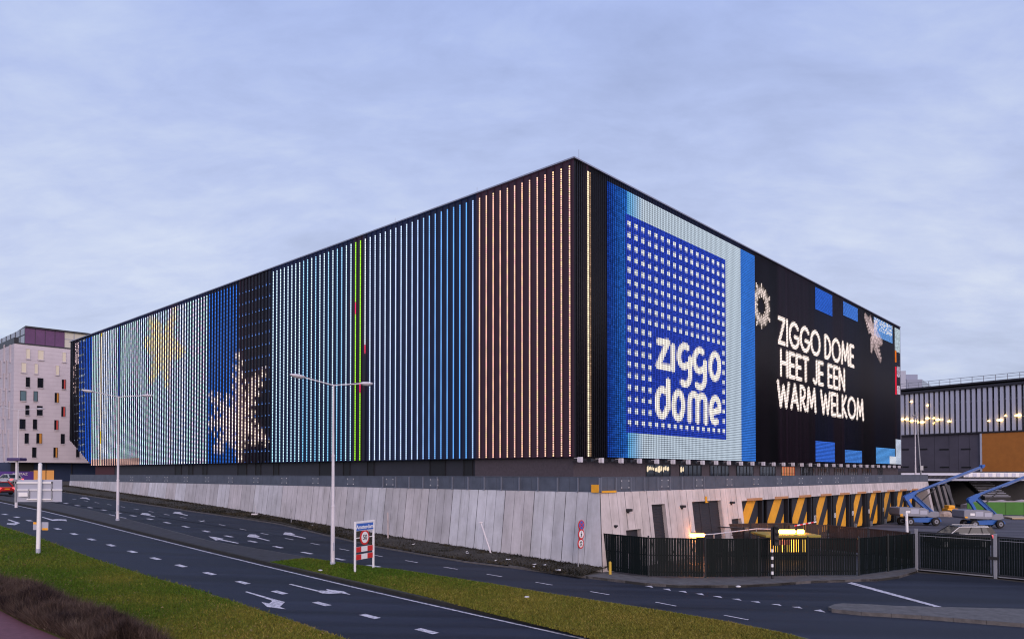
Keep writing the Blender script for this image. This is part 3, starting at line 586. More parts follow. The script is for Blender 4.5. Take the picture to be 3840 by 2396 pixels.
def right_colours(u, v):
    n = len(u); c = np.zeros((n, 3)); x = xd_of(FR, u); hgt = (v-ZB)/(ZT-ZB); rnd = rng.random(n); ci = np.round((u-.3)/.24).astype(int)
    def S(m, col, am=1.0):
        if m.dtype == bool: c[m] = np.array(col)*(am if np.isscalar(am) else am[m][:, None])
        else: q = m[:, None]; c[:] = c*(1-q)+np.array(col)[None]*(am if np.isscalar(am) else am[:, None])*q
    i = np.argmin(np.abs(xd_of(FR, np.arange(400)*.24+.3)-1388)); S(ci == i, (1.0, .84, .55), 1.5+0*rnd); S(ci == i+1, (.9, .55, .35), .25+.3*rnd)
    m = (x > 1437) & (x <= 1482); tt = np.interp(x, [1437, 1482], [0, 1]); bl = np.array((.012, .06, .45))*(1-tt[:, None])+np.array((.03, .20, .80))*tt[:, None]; c[m] = (bl*(.55+.45*rnd[:, None]))[m]
    m = (x > 1482) & (x <= 1752); t = np.interp(x, [1482, 1500, 1520], [.0, .35, 1]); wh = np.array((.10, .50, 1.0))*(1-t[:, None])+np.array((.68, .80, .94))*t[:, None]; c[m] = wh[m]
    S((x > 1752) & (x <= 1785.5), (.05, .24, .90), .8+.2*rnd)
    u0, vt = FR.uv(1478*1.5848, 503*1.5848); u1, vb = FR.uv(1716.5*1.5848, 1038*1.5848)
    vb = (vb+FR.uv(1478*1.5848, 1021*1.5848)[1])/2; vt = (vt+FR.uv(1716*1.5848, 616*1.5848)[1])/2
    lg = (u > u0) & (u < u1) & (v > vb) & (v < vt); S(lg, (.035, .085, .74), .6+.4*rnd)
    gi = (u-u0)/(u1-u0)*17; gj = (vt-v)/(vt-vb)*18.6-.3; col = np.floor(gi); row = np.floor(gj)
    dm = lg*np.clip((1.15-np.hypot((gi-col-.5)/.23, (gj-row-.5)/.27))/.5, 0, 1)*((row >= 0) & (row < 18) & ((row < 9) | (row == 17) | (col < 4) | (col == 16))); S(dm, (.95, .96, .95), 1.25+0*rnd)
    S(lg*draw(u, v, logo_lines(), .54, 1.25), (1.0, .92, .82), 1.5+0*rnd)
    def uv4(a, b): p = [c6b(*q) for q in a]; r = [c6b(*q) for q in b]; return sum(q[0] for q in p)/2, sum(q[0] for q in r)/2, (p[1][1]+r[1][1])/2, (p[0][1]+r[0][1])/2
    for txt, a, b in (('ZIGGO DOME', [(366, 496), (366, 650)], [(836, 670), (836, 793)]), ('HEET JE EEN', [(378, 700), (380, 850)], [(778, 818), (778, 940)]), ('WARM WELKOM', [(354, 896), (366, 1045)], [(897, 1008), (897, 1128)])):
        q = uv4(a, b); S(draw(u, v, text_lines(txt, *q), .44, 1.25, .12)*(x > 1790), (1.0, .84, .78), 1.6+0*rnd)
    def rect(p0, p1, col, k=.0):
        a, b = c6b(*p0), c6b(*p1); mm = (u > min(a[0], b[0])) & (u < max(a[0], b[0])) & (v > min(a[1], b[1])) & (v < max(a[1], b[1])); S(mm, col, 1-k*rnd); return mm
    rect((594, 430), (703, 300), (.04, .16, .80), .25); rect((773, 475), (862, 390), (.08, .25, .88), .3)
    k = rect((965, 600), (1080, 440), (.18, .42, .95), .3); S(k & (rnd > .55) & (v > c6b(965, 560)[1]), (.9, .92, 1.0))
    rect((598, 1395), (717, 1276), (.05, .18, .85), .25); rect((783, 1400), (888, 1328), (.08, .28, .90), .3); rect((980, 1406), (1097, 1312), (.12, .40, .95), .25); rect((1063, 1408), (1104, 1362), (.85, .88, 1.0))
    rect((1103, 1410), (1142, 1258), (.72, .80, 1.0), .2); rect((1097, 700), (1130, 556), (.70, .84, .95), .4); rect((1097, 765), (1108, 700), (1.0, .22, .02)); rect((1099, 970), (1108, 800), (.95, .02, .06)); rect((1112, 972), (1130, 920), (.9, .8, .95), .5); rect((1112, 860), (1130, 800), (.8, .7, .9), .7)
    a = c6b(250, 415); rr = np.hypot(u-a[0]-.2, v-a[1]); th = np.arctan2(v-a[1], u-a[0]-.2)
    k = np.exp(-((rr-1.45)/.38)**2)*(.45+.55*rnd); k = np.maximum(k, (np.cos(th*12) > .55)*((rr > .9) & (rr < 2.25-.25*np.cos(th*5)))*(.5+.5*rnd)); S(np.clip(k, 0, 1)*(x > 1786), (1.0, .82, .76), 1.3+0*rnd)
    q6 = lambda x0, y0: (2700+x0*.5952, 900+y0*.5952)
    k = splash(FR, u, v, q6(958, 590), (q6(905, 468), q6(940, 478), q6(985, 505), q6(948, 712), q6(1012, 768), q6(1020, 650)), .42, 6); S(k*(.45+.55*rnd), (.95, .72, .74), 1.2+0*rnd)
    return c
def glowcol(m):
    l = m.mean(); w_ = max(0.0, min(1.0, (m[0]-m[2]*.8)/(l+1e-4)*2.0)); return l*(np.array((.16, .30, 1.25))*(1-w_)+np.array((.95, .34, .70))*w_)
def screen(pl, width, pitch, cw, proud, dot, colours, es, tint, umax_cut=None):
    nu = int((width-.25)/pitch); nv = int((ZT-.2-ZB-.1)/.158)
    u = np.repeat(np.arange(nu)*pitch+.3, nv); v = np.tile(np.arange(nv)*.158+ZB+.12, nu)
    keep = np.ones(len(u), bool) if umax_cut is None else v > umax_cut(u)+.06
    c = colours(u, v)*keep[:, None]
    mb = MB(); n2 = pl.n
    # the dark back sheet, in small plates; the tubes' spill is painted in as weak emission
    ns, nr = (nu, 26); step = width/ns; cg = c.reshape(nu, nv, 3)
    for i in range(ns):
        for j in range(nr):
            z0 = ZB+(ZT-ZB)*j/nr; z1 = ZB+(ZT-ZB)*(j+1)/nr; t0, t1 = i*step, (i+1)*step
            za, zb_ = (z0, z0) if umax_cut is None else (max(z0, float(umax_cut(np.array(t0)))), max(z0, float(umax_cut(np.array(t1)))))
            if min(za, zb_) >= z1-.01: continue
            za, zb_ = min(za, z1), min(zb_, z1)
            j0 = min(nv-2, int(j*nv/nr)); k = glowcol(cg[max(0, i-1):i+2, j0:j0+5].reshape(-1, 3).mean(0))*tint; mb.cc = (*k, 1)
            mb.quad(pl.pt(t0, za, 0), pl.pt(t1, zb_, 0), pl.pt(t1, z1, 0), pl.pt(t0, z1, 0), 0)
    for i in range(nu):
        t = i*pitch+.3; z0 = ZB
        if umax_cut is not None:
            z0 = float(umax_cut(np.array(t)))
        mb.cc = (*(glowcol(cg[i].mean(0))*tint*.6), 1); mb.pb(pl, t-cw/2, t+cw/2, z0, ZT-.04, 0, proud, 0)  # fins carry the same painted spill, dimmer
    lit = c.max(1) > .02; U = u[lit]; V = v[lit]; Cc = c[lit]; N = len(U)
    hw, hh = dot[0]/2, dot[1]/2; base = []
    for su, sv, ou in ((-hw, -hh, 0), (hw, -hh, 0), (hw, hh, 0), (-hw, hh, 0), (-hw*.75, -hh*.75, dot[2]), (hw*.75, -hh*.75, dot[2]), (hw*.75, hh*.75, dot[2]), (-hw*.75, hh*.75, dot[2])):
        q = pl.o[None]+(U+su)[:, None]*pl.u[None]+n2[None]*(proud+ou); base.append(np.c_[q, V+sv])
    vs = np.stack(base, 1).reshape(-1, 3); fs = np.array([(4, 5, 6, 7), (0, 1, 5, 4), (1, 2, 6, 5), (2, 3, 7, 6), (3, 0, 4, 7)])
    off = len(mb.v); V0 = np.array(mb.v); allv = np.concatenate([V0, vs]); allf = np.concatenate([np.array(mb.f), (np.arange(N)[:, None, None]*8+fs[None]+off).reshape(-1, 4)])
    cc = np.concatenate([np.array(mb.c), np.repeat(np.c_[Cc, np.ones(N)], 8, 0)]); mi = np.r_[np.array(mb.m), np.ones(N*5, int)]
    me = bpy.data.meshes.new('led_screen'); nf = len(allf); me.vertices.add(len(allv)); me.vertices.foreach_set('co', allv.ravel()); me.loops.add(nf*4); me.loops.foreach_set('vertex_index', allf.ravel().astype('i'))
    me.polygons.add(nf); me.polygons.foreach_set('loop_start', np.arange(nf)*4); me.polygons.foreach_set('loop_total', np.full(nf, 4)); me.polygons.foreach_set('material_index', mi.astype('i')); me.update()
    at = me.color_attributes.new('Col', 'FLOAT_COLOR', 'POINT'); at.data.foreach_set('color', cc.astype('f').ravel())
    me.materials.append(M['screen_back']); me.materials.append(led_mat('led_lamp', es)); return me
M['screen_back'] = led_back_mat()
def build_arena():
    root = thing('arena', 'huge black box-shaped arena whose two walls are LED screens with white lettering', 'arena', (C0[0], C0[1], WZ))
    zc0 = FL.uv(258, 1646); zc1 = FL.uv(343, 1742)
    def cut(u): return np.where(u < zc1[0], ZB, np.maximum(ZB, zc1[1]+(u-zc1[0])*(zc0[1]-zc1[1])/(zc0[0]-zc1[0])))
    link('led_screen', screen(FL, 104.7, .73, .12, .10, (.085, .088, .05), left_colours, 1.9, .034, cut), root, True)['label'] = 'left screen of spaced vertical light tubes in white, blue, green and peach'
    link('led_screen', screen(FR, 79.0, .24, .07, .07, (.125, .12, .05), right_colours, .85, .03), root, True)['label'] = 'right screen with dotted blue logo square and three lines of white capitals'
    bk = MB()      # body behind the screens, with the cut lower corner at the far left
    a, b, zc = zc1[0], 104.7, zc0[1]
    body = [FL.pt(.02, ZB, -.05), FL.pt(a, ZB, -.05), FL.pt(b, zc, -.05), FL.pt(b, ZT, -.05), FL.pt(.02, ZT, -.05)]
    bk.ext(body, (UR[0]*78.9, UR[1]*78.9, 0)); bk.build('body', M['dark'], root, True)
    tr = MB(); tr.pb(FL, -.16, 104.9, ZT, ZT+.10, -.3, .16); tr.pb(FR, .3, 79.2, ZT, ZT+.10, -.3, .16)
    tr.pb(FR, 79.0, 79.1, ZB, ZT-.002, -.2, .1, 0); tr.build('roof_trim', M['trim'], root, True)
    for p in ((1755, 738), (2138, 594), (1448, 848)):
        t, z = FL.uv(*p); q = FL.pt(t, ZT+.2, -1.0); m = MB(); m.tube(q, q+Vector((0, 0, .9)), .02, .012, 5); m.build('antenna', M['greypole'], root, True)
    # storey under the screens
    s = MB(); s.pb(FL, .5, 94.0, WZ-.3, ZB+.05, -10, -.5); s.build('lower_wall', M['dark'], root, True)
    s = MB(); s.pb(FR, .35, 79.0, WZ-.3, ZB+.05, -10, -.35); s.build('lower_wall', M['plum'], root, True)
    for a, b in ((658, 680), (709, 723), (762, 776), (893, 925), (960, 978), (1027, 1045), (1199, 1243), (1289, 1312), (1379, 1402), (1614, 1669), (1741, 1772)):
        t0 = FL.uv(b, 1770, -.5)[0]; t1 = FL.uv(a, 1770, -.5)[0]; m = MB(); m.pb(FL, t0, t1, WZ, ZB-.02, -.49, -.47); m.pb(FL, t0-.06, t0, WZ, ZB-.02, -.49, -.42); m.pb(FL, t1, t1+.06, WZ, ZB-.02, -.49, -.42); m.build('doorway', M['black'], root, True)
    m = MB(); m.pb(FL, 86, 93.9, WZ, ZB-.02, -.49, -.47); m.build('red_panel', mat('red_panel', (.06, .012, .016), .7), root, True)
    c5 = lambda x: 2200+x/2.326; c6 = lambda x: 3000+x/2.027
    wins = [(c5(515), c5(727)), (c5(808), c5(998)), (c5(1072), c5(1238)), (c5(1303), c5(1450)), (c5(1508), c5(1643)), (c5(1695), c5(1812)), (c5(1865), c5(1990)), (c6(18), c6(97)), (c6(135), c6(220)), (c6(258), c6(335)), (c6(365), c6(435)), (c6(470), c6(540)), (c6(590), c6(625))]
    for i, (a, b) in enumerate(wins):
        t0 = FR.uv(a, 1760, -.35)[0]; t1 = FR.uv(b, 1760, -.35)[0]; z0, z1 = WZ+.55, WZ+1.75; f = MB()
        for q in ((t0, t1, z0, z0+.06), (t0, t1, z1-.06, z1), (t0, t0+.06, z0+.06, z1-.06), (t1-.06, t1, z0+.06, z1-.06)): f.pb(FR, *q, -.34, -.28)
        nb = 5 if i else 3
        for k in range(1, nb): tt = t0+(t1-t0)*k/nb; f.pb(FR, tt-.025, tt+.025, z0+.06, z1-.06, -.34, -.29)
        f.pb(FR, t0+.06, t1-.06, z0+.42, z0+.46, -.34, -.295)
        fr = f.build('window', M['black2'], root, True)
        g = MB(); g.pb(FR, t0+.06, t1-.06, z0+.06, z1-.06, -.345, -.33); g.build('pane', M['orangewin'] if i == 5 else M['glass'], fr)
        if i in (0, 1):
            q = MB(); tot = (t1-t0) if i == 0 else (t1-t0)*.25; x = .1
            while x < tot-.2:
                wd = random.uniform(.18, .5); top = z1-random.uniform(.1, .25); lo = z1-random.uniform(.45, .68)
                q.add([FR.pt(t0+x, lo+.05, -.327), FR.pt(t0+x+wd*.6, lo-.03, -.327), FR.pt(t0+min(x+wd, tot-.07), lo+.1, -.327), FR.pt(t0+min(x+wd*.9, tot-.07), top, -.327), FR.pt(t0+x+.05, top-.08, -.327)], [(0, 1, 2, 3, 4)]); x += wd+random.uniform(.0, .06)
            q.build('pane_glow', M['warmglow'], fr)  # light in the window, drawn as glowing patches over the pane
        elif i not in (5,):
            q = MB()
            for k in range(9):
                tt = t0+.12+(t1-t0-.24)*k/8
                q.pb(FR, tt-.035, tt+.035, z0+random.choice((.08, .5)), z1-.12, -.329, -.325)
            q.pb(FR, t0+.08, t1-.08, z1-.12, z1-.08, -.329, -.325)
            q.build('blind', mat('blind', (.12, .14, .17), .6), fr)
        else:
            q = MB()
            q.pb(FR, t0+.08, t1-.08, z1-.12, z1-.08, -.329, -.325)
            for k in range(8): tt = t0+.12+(t1-t0-.24)*k/7; q.pb(FR, tt-.05, tt+.05, z0+.08, z1-.12, -.329, -.325)
            q.build('blind', mat('orange_blind', (.3, .06, .03), .6, emit=(1, .16, .06), es=.45), fr)
    # row of floodlights on brackets along the foot of the right screen
    bm = MB(); bm.bx(-.13, .13, .30, .55, -.34, .02); bm.bx(-.02, .02, -.1, .34, -.06, -.02)
    bm.bx(-.16, .16, .28, .33, -.30, -.02); me0 = None; 
    br = MB(); br.bx(-.12, .12, .2, .5, -.26, -.05); br.bx(-.015, .015, -.1, .22, -.12, -.09); br.bx(-.35, .35, .05, .10, -.14, -.09)
    rail = MB(); rail.pb(FR, -.1, 79.3, ZB-.22, ZB-.12, .10, .20); rail.pb(FR, -.1, 79.3, ZB-.32, ZB-.27, -.1, -.02); rail.build('cable_tray', M['black2'], root, True)
    ang = math.atan2(UR[1], UR[0])
    la = MB(); la.add(bm.v, bm.f)
    fa = fb_ = None
    for i in range(64):
        t = .1+i*1.235; p = FR.pt(t, ZB-.02-.01*(i % 3))
        if i % 2 == 0:
            if fa is None: fa = bm.build('floodlight', M['pole'], root); o = fa
            else: o = fa.copy(); COL.objects.link(o); o.parent = root
        else:
            if fb_ is None: fb_ = br.build('floodlight', M['black2'], root); o = fb_
            else: o = fb_.copy(); COL.objects.link(o); o.parent = root
        # local +y must point outward (-UL): rotate x onto -UR so that y falls outward
        o.rotation_euler = (0, 0, math.atan2(-UR[1], -UR[0])); o.location = (p.x-C0[0], p.y-C0[1], p.z-WZ)
build_arena()

# ------------------------------------------------------------------ concrete podium with loading docks
BAT = .12
def wout(z): return BAT*(WZ-z)
def build_podium():
    root = thing('podium', 'sloping pale concrete podium with striped loading docks under the arena', 'podium', (W0[0], W0[1], .6))
    def panels(pl, T0, T1, openings, corner_sign, pals, zlow):
        mb = MB(); cuts = []; t = T0; i = 0; q = []
        edges = list(np.arange(T0, T1, .77))+[T1]
        grp = None
        for i in range(len(edges)-1):
            a, b = edges[i], edges[i+1]
            if b-a < .1: continue
            if i % 3 == 0: grp = random.choice(pals)
            k_ = random.uniform(.94, 1.06); col = [c*k_ for c in grp]; mb.cc = (*col, 1)
            gl = .03 if i % 3 == 0 else .012
            a += gl; b -= .008
            cs = sorted({a, b}|{x for o in openings for x in o[:2] if a < x < b})
            for c0, c1 in zip(cs[:-1], cs[1:]):
                m_ = (c0+c1)/2; op = [o for o in openings if o[0] <= m_ <= o[1]]
                def strip(z0, z1):
                    n = max(1, int((z1-z0)/.8))
                    s0 = -1 if (i == 0 and abs(c0-a) < 1e-6) else 0
                    for k in range(n):
                        y0 = z0+(z1-z0)*k/n; y1 = z0+(z1-z0)*(k+1)/n
                        mb.quad(pl.pt(c0+s0*wout(y0), y0, wout(y0)), pl.pt(c1, y0, wout(y0)), pl.pt(c1, y1, wout(y1)), pl.pt(c0+s0*wout(y1), y1, wout(y1)))
                    if z1 >= WZ-.001: mb.quad(pl.pt(c0, WZ, 0), pl.pt(c1, WZ, 0), pl.pt(c1, WZ, -.3), pl.pt(c0, WZ, -.3))
                zl = zlow(m_)
                if op: strip(op[0][2], WZ)
                else: strip(zl, WZ)
        return mb
    pl_ = [(.50, .50, .53), (.51, .485, .50), (.46, .445, .46), (.57, .575, .61), (.53, .53, .56), (.45, .44, .46)]
    ml = panels(WL, 0, 86.4, [], 1, pl_, lambda t: gz(*WL.pt(t, 0, .5)[:2])-.3)
    ml.build('concrete_wall', M['concrete'], root, True, col=True)['label'] = 'long grey-violet wall of sloping concrete strips'
    bk = MB()
    for z0, z1 in ((.2, WZ-.01),):
        bk.hexa([WL.pt(-wout(z0)+.0, z0, wout(z0)-.03), WL.pt(86.4, z0, wout(z0)-.03), WL.pt(86.4, z0, -.6), WL.pt(.6, z0, -.6), WL.pt(0, z1, -.03), WL.pt(86.4, z1, -.03), WL.pt(86.4, z1, -.6), WL.pt(.6, z1, -.6)])
    bk.build('joint', M['groove'], root, True)
    c5 = lambda x, y: (2200+x/2.326, 1650+y/2.326)
    c6 = lambda x, y: (3000+x/2.027, 1650+y/2.027)
    pr = [(.59, .53, .52), (.57, .515, .51), (.61, .55, .54), (.585, .525, .515)]  # pinker and lighter: the warm sky's light on this face put into its colour
    tdock = WR.uv(*c5(1353, 512), .12)[0]
    zband = 4.02; TE = 68.3
    ops = []
    for x0, x1, yt in ((322, 452, 778), (566, 684, 558), (919, 1170, 530), (1246, 1330, 683)):
        t0, z = WR.uv(*c5(x0, yt), .1); t1, z2 = WR.uv(*c5(x1, yt), .1); ops.append((t0, t1, (z+z2)/2))
    ops.append((tdock, TE+.1, zband))
    mr = panels(WR, 0, TE, ops, 1, pr, lambda t: .3)
    mr.build('concrete_wall', M['concrete'], root, True, col=True)['label'] = 'pinkish wall of sloping concrete strips with doors and dock openings'
    # joint backing of the right wall, split around the openings
    bk = MB(); ed = sorted([0, tdock]+[x for o in ops[:-1] for x in o[:2]])
    for a, b in zip(ed[:-1], ed[1:]):
        op = [o for o in ops[:-1] if o[0]-.01 <= (a+b)/2 <= o[1]+.01]; z0 = op[0][2]+.02 if op else .3
        bk.hexa([WR.pt(a+.01, z0, wout(z0)-.03), WR.pt(b-.01, z0, wout(z0)-.03), WR.pt(b-.01, z0, -.12), WR.pt(a+.01, z0, -.12), WR.pt(a+.01, WZ-.01, -.03), WR.pt(b-.01, WZ-.01, -.03), WR.pt(b-.01, WZ-.01, -.12), WR.pt(a+.01, WZ-.01, -.12)])
    bk.pb(WR, tdock+.01, TE, zband+.02, WZ-.01, -.5, -.03); bk.build('joint', M['groove'], root, True)
    mkR = mat('reveal', (.42, .38, .38), .85, var=.1)
    names = ['service_door', 'roller_shutter', 'roller_shutter', 'service_door']
    for (t0, t1, zt), nm in zip(ops[:-1], names):
        rv = MB(); D = .30
        for t, sg in ((t0, -1), (t1, 1)):
            rv.hexa([WR.pt(t, .3, wout(.3)-.004), WR.pt(t+sg*.08, .3, wout(.3)-.004), WR.pt(t+sg*.08, .3, wout(.3)-D), WR.pt(t, .3, wout(.3)-D), WR.pt(t, zt, wout(zt)-.004), WR.pt(t+sg*.08, zt, wout(zt)-.004), WR.pt(t+sg*.08, zt, wout(zt)-D), WR.pt(t, zt, wout(zt)-D)])
        rv.hexa([WR.pt(t0, zt, wout(zt)-.006), WR.pt(t1, zt, wout(zt)-.006), WR.pt(t1, zt, wout(zt)-D), WR.pt(t0, zt, wout(zt)-D), WR.pt(t0, zt+.08, wout(zt)-.02), WR.pt(t1, zt+.08, wout(zt)-.02), WR.pt(t1, zt+.08, wout(zt)-D), WR.pt(t0, zt+.08, wout(zt)-D)])
        rv.build('door_reveal', mkR, root, True)
        d = MB()
        def slab(a, b, y0, y1, q0, q1): d.hexa([WR.pt(a, y0, wout(y0)-q0), WR.pt(b, y0, wout(y0)-q0), WR.pt(b, y0, wout(y0)-q1), WR.pt(a, y0, wout(y0)-q1), WR.pt(a, y1, wout(y1)-q0), WR.pt(b, y1, wout(y1)-q0), WR.pt(b, y1, wout(y1)-q1), WR.pt(a, y1, wout(y1)-q1)])
        slab(t0, t1, .3, zt, D-.04, D+.04)
        if nm == 'roller_shutter':
            n = 16; zmid = .4+(zt-.4)*.34
            for k in range(n): y0 = zmid+(zt-zmid)*k/n; y1 = zmid+(zt-zmid)*(k+1)/n; slab(t0+.02, t1-.02, y0+.014, y1-.014, D-.075, D-.04)
            if t1-t0 > 3:
                for k in (1/3, 2/3): slab(t0+(t1-t0)*k-.03, t0+(t1-t0)*k+.03, .3, zt-.01, D-.10, D-.075)
        else: slab(t1-.4, t1-.3, 1.5, 1.7, D-.1, D-.04)
        d.build(nm, M['dark'], root, True)
    # wall lamps
    for x, y in ((377, 612), (846, 579), (1277, 545), (255, 748)):
        t, z = WR.uv(*c5(x, y), .3); s = .6 if y == 748 else 1; m = MB(); m.pb(WR, t-.14*s, t+.14*s, z-.06*s, z+.09*s, wout(z)-.02, wout(z)+.28*s); m.pb(WR, t-.05, t+.05, z-.16*s, z-.06*s, wout(z), wout(z)+.12); m.build('wall_lamp', M['black2'], root, True, bevel=.02)
    t, z = WR.uv(*c5(1043, 505), .1); m = MB(); m.pb(WR, t-.12, t+.02, z-.3, z+.12, wout(z), wout(z)+.08); m.pb(WR, t-.02, t+.2, z-.3, z-.22, wout(z)+.01, wout(z)+.07); m.build('number_sign', M['amber'], root, True)
    # docks: recess, striped panels, dark doors, bumpers, numbers
    zf = .80
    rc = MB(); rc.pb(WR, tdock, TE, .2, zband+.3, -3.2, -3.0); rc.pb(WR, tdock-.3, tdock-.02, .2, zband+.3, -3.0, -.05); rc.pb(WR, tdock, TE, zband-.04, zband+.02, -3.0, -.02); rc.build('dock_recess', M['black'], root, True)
    cheek = MB(); cheek.hexa([WR.pt(tdock-.18, .3, wout(.3)-.01), WR.pt(tdock, .3, wout(.3)-.01), WR.pt(tdock, .3, -1.0), WR.pt(tdock-.18, .3, -1.0), WR.pt(tdock-.18, zband+.4, wout(zband+.4)-.01), WR.pt(tdock, zband, wout(zband)-.01), WR.pt(tdock, zband, -1.0), WR.pt(tdock-.18, zband+.4, -1.0)])
    cheek.build('dock_cheek', mkR, root, True)
    xs = [(2783, 2847), (2877, 2941.6), (2969.6, 3027.6), (3052, 3102), (3126, 3170), (3192, 3234), (3252.6, 3287.6), (3308, 3338), (3357.7, 3384.8), (3412, 3429)]
    O = -.25
    T = [WR.uv(a, 1900, O)[0] for a, b in xs]; pit = (T[8]-T[1])/7; nums = {3: '07', 4: '08', 5: '09', 6: '10', 7: '11', 8: '12'}
    for i in range(10):
        t0 = T[1]+(i-1)*pit; wd = 3.15; t1 = t0+wd
        if i == 9: t1 = t0+2.0
        if t1 > TE: t1 = TE-.2
        p = MB(); p.pb(WR, t0, t1, zf, zband-.05, O-.12, O); pn = p.build('dock_door', M['dark'], root, True)
        s = MB(); z0, z1 = zf+.02, zband-.06; H_ = z1-z0; lean = 1.25
        def clip_band(b0, b1):
            # diagonal band between two slanted lines, cut off by the panel edges
            pts = [(t0+.03, z0), (t1-.03, z0), (t1-.03, z1), (t0+.03, z1)]
            def cutp(pts, sgn, b):
                out = []
                for k in range(len(pts)):
                    a, c = pts[k], pts[(k+1) % len(pts)]; fa = sgn*((a[1]-z0)-( (a[0]-t0)*lean*1.0+b)); fc = sgn*((c[1]-z0)-((c[0]-t0)*lean+b))
                    if fa >= 0: out.append(a)
                    if fa*fc < 0: f = fa/(fa-fc); out.append((a[0]+(c[0]-a[0])*f, a[1]+(c[1]-a[1])*f))
                return out
            pts = cutp(pts, 1, b0); pts = cutp(pts, -1, b1) if len(pts) > 2 else pts
            return pts
        for b0, b1 in ((-.35, 1.5), (-3.6, -1.95)):
            q = clip_band(b0, b1)
            if len(q) > 2: s.ext([WR.pt(a, z, O+.001) for a, z in q], (-UL[0]*.012, -UL[1]*.012, 0))
        s.build('stripe', M['amber'], pn)
        b = MB(); b.pb(WR, t0+.6, t0+wd-.1, zband-.02, zband+.16, wout(zband)-.02, wout(zband)+.06); b.build('dock_bumper', mat('dock_lintel', (.45, .22, .10), .7), root, True)
        d = MB(); d.pb(WR, t1+.25, t1+.45, .3, zband-.05, O-.6, O+.25); d.build('dock_pillar', M['black2'], root, True)
        g = MB(); g.pb(WR, t0+.2, t0+.5, .3, zf+.35, O, O+.3); g.build('dock_buffer', M['amber'] if i in (2, 3) else M['greypole'], root, True)
        if i in nums:
            c = WR.pt(t0-.62, 2.15, O+.30); pbk = MB(); pbk.pb(WR, t0-1.0, t0-.25, .4, zband-.05, O-.05, O+.27); pb_ = pbk.build('dock_pier', M['black'], root, True)
            put_text('dock_number', nums[i], .62, c, (UR[0], UR[1], 0), (0, 0, 1), M['white'], pb_, .8)
    # podium end: leaning concrete fin; deck slab
    e = MB(); e.hexa([WR.pt(TE+1.2, .3, .55), WR.pt(TE+2.2, .3, .55), WR.pt(TE+2.2, .3, -3), WR.pt(TE+1.2, .3, -3), WR.pt(TE-.2, WZ, -.01), WR.pt(TE+1.0, WZ, -.01), WR.pt(TE+1.0, WZ, -3), WR.pt(TE-.2, WZ, -3)]); e.build('end_fin', mkR, root, True)
    dk = MB(); q = [WL.pt(.3, WZ-.02, -.3), WL.pt(86.4, WZ-.02, -.3), WL.pt(86.4, WZ-.02, -40), WR.pt(TE, WZ-.02, -60), WR.pt(TE, WZ-.02, -.3)]
    q = [Vector((*(W0+UL*.3+UR*.3), WZ-.31)), Vector((*(W0+UL*86.3+UR*.3), WZ-.31)), Vector((*(W0+UL*86.3+UR*8), WZ-.31)), Vector((*(W0+UL*8+UR*8), WZ-.31)), Vector((*(W0+UL*8+UR*TE), WZ-.31)), Vector((*(W0+UL*.3+UR*TE), WZ-.31))]
    dk.ext(q, (0, 0, .3)); dk.build('deck', M['paver2'], root, True)
    # sheet-steel parapet on top
    rt = thing('parapet', 'grey sheet steel parapet along the top of the concrete podium', 'parapet', (W0[0], W0[1], WZ))
    for pl, T1, lab in ((WL, 86.4, 'left run'), (WR, 69.5, 'right run')):
        s = MB(); n = int(T1/.7); z0, z1 = WZ+.03, 5.76
        for i in range(n):
            a, b = T1*i/n, T1*(i+1)/n; o = .0
            s.pb(pl, a+.006, b-.006, z0, z1, -.06, -.03+.004*(i % 2))
        s.pb(pl, 0, T1, z1, z1+.04, -.09, .0); s.build('steel_sheet', M['rail'], rt, True)
        for i in range(int(T1/1.45)):
            t = .04+i*1.45
            if pl is WL and t > 20: break
            if pl is WR and t > 12: break
            m = MB(); m.pb(pl, t-.03, t+.03, WZ+.002, z1-.01, -.03, .05); m.pb(pl, t-.06, t+.06, WZ+.002, WZ+.08, .05, .07); m.build('parapet_post', M['railpost'], rt, True)
        k0 = 13 if pl is WL else 2
        for i in range(12):
            t = k0+i*(4.7 if pl is WL else 4.3)
            if t > T1-2: break
            m = MB(); m.pb(pl, t, t+.85, z0+.14, z1-.14, -.03, -.015)
            pn = m.build('plate', M['plate'], rt, True)
            for a in (.06, .79):
                for z in (z0+.2, z1-.2): m = MB(); m.pb(pl, t+a-.025, t+a+.025, z-.025, z+.025, -.015, .01); m.build('stud', M['white'], pn)
    o = MB(); o.pb(WL, .05, .5, WZ+.0, WZ+.42, .0, .12); o.pb(WR, 0.05, 1.4, WZ-.02, WZ+.09, .0, .1); o.build('orange_flashing', M['amber'], rt, True)
build_podium()

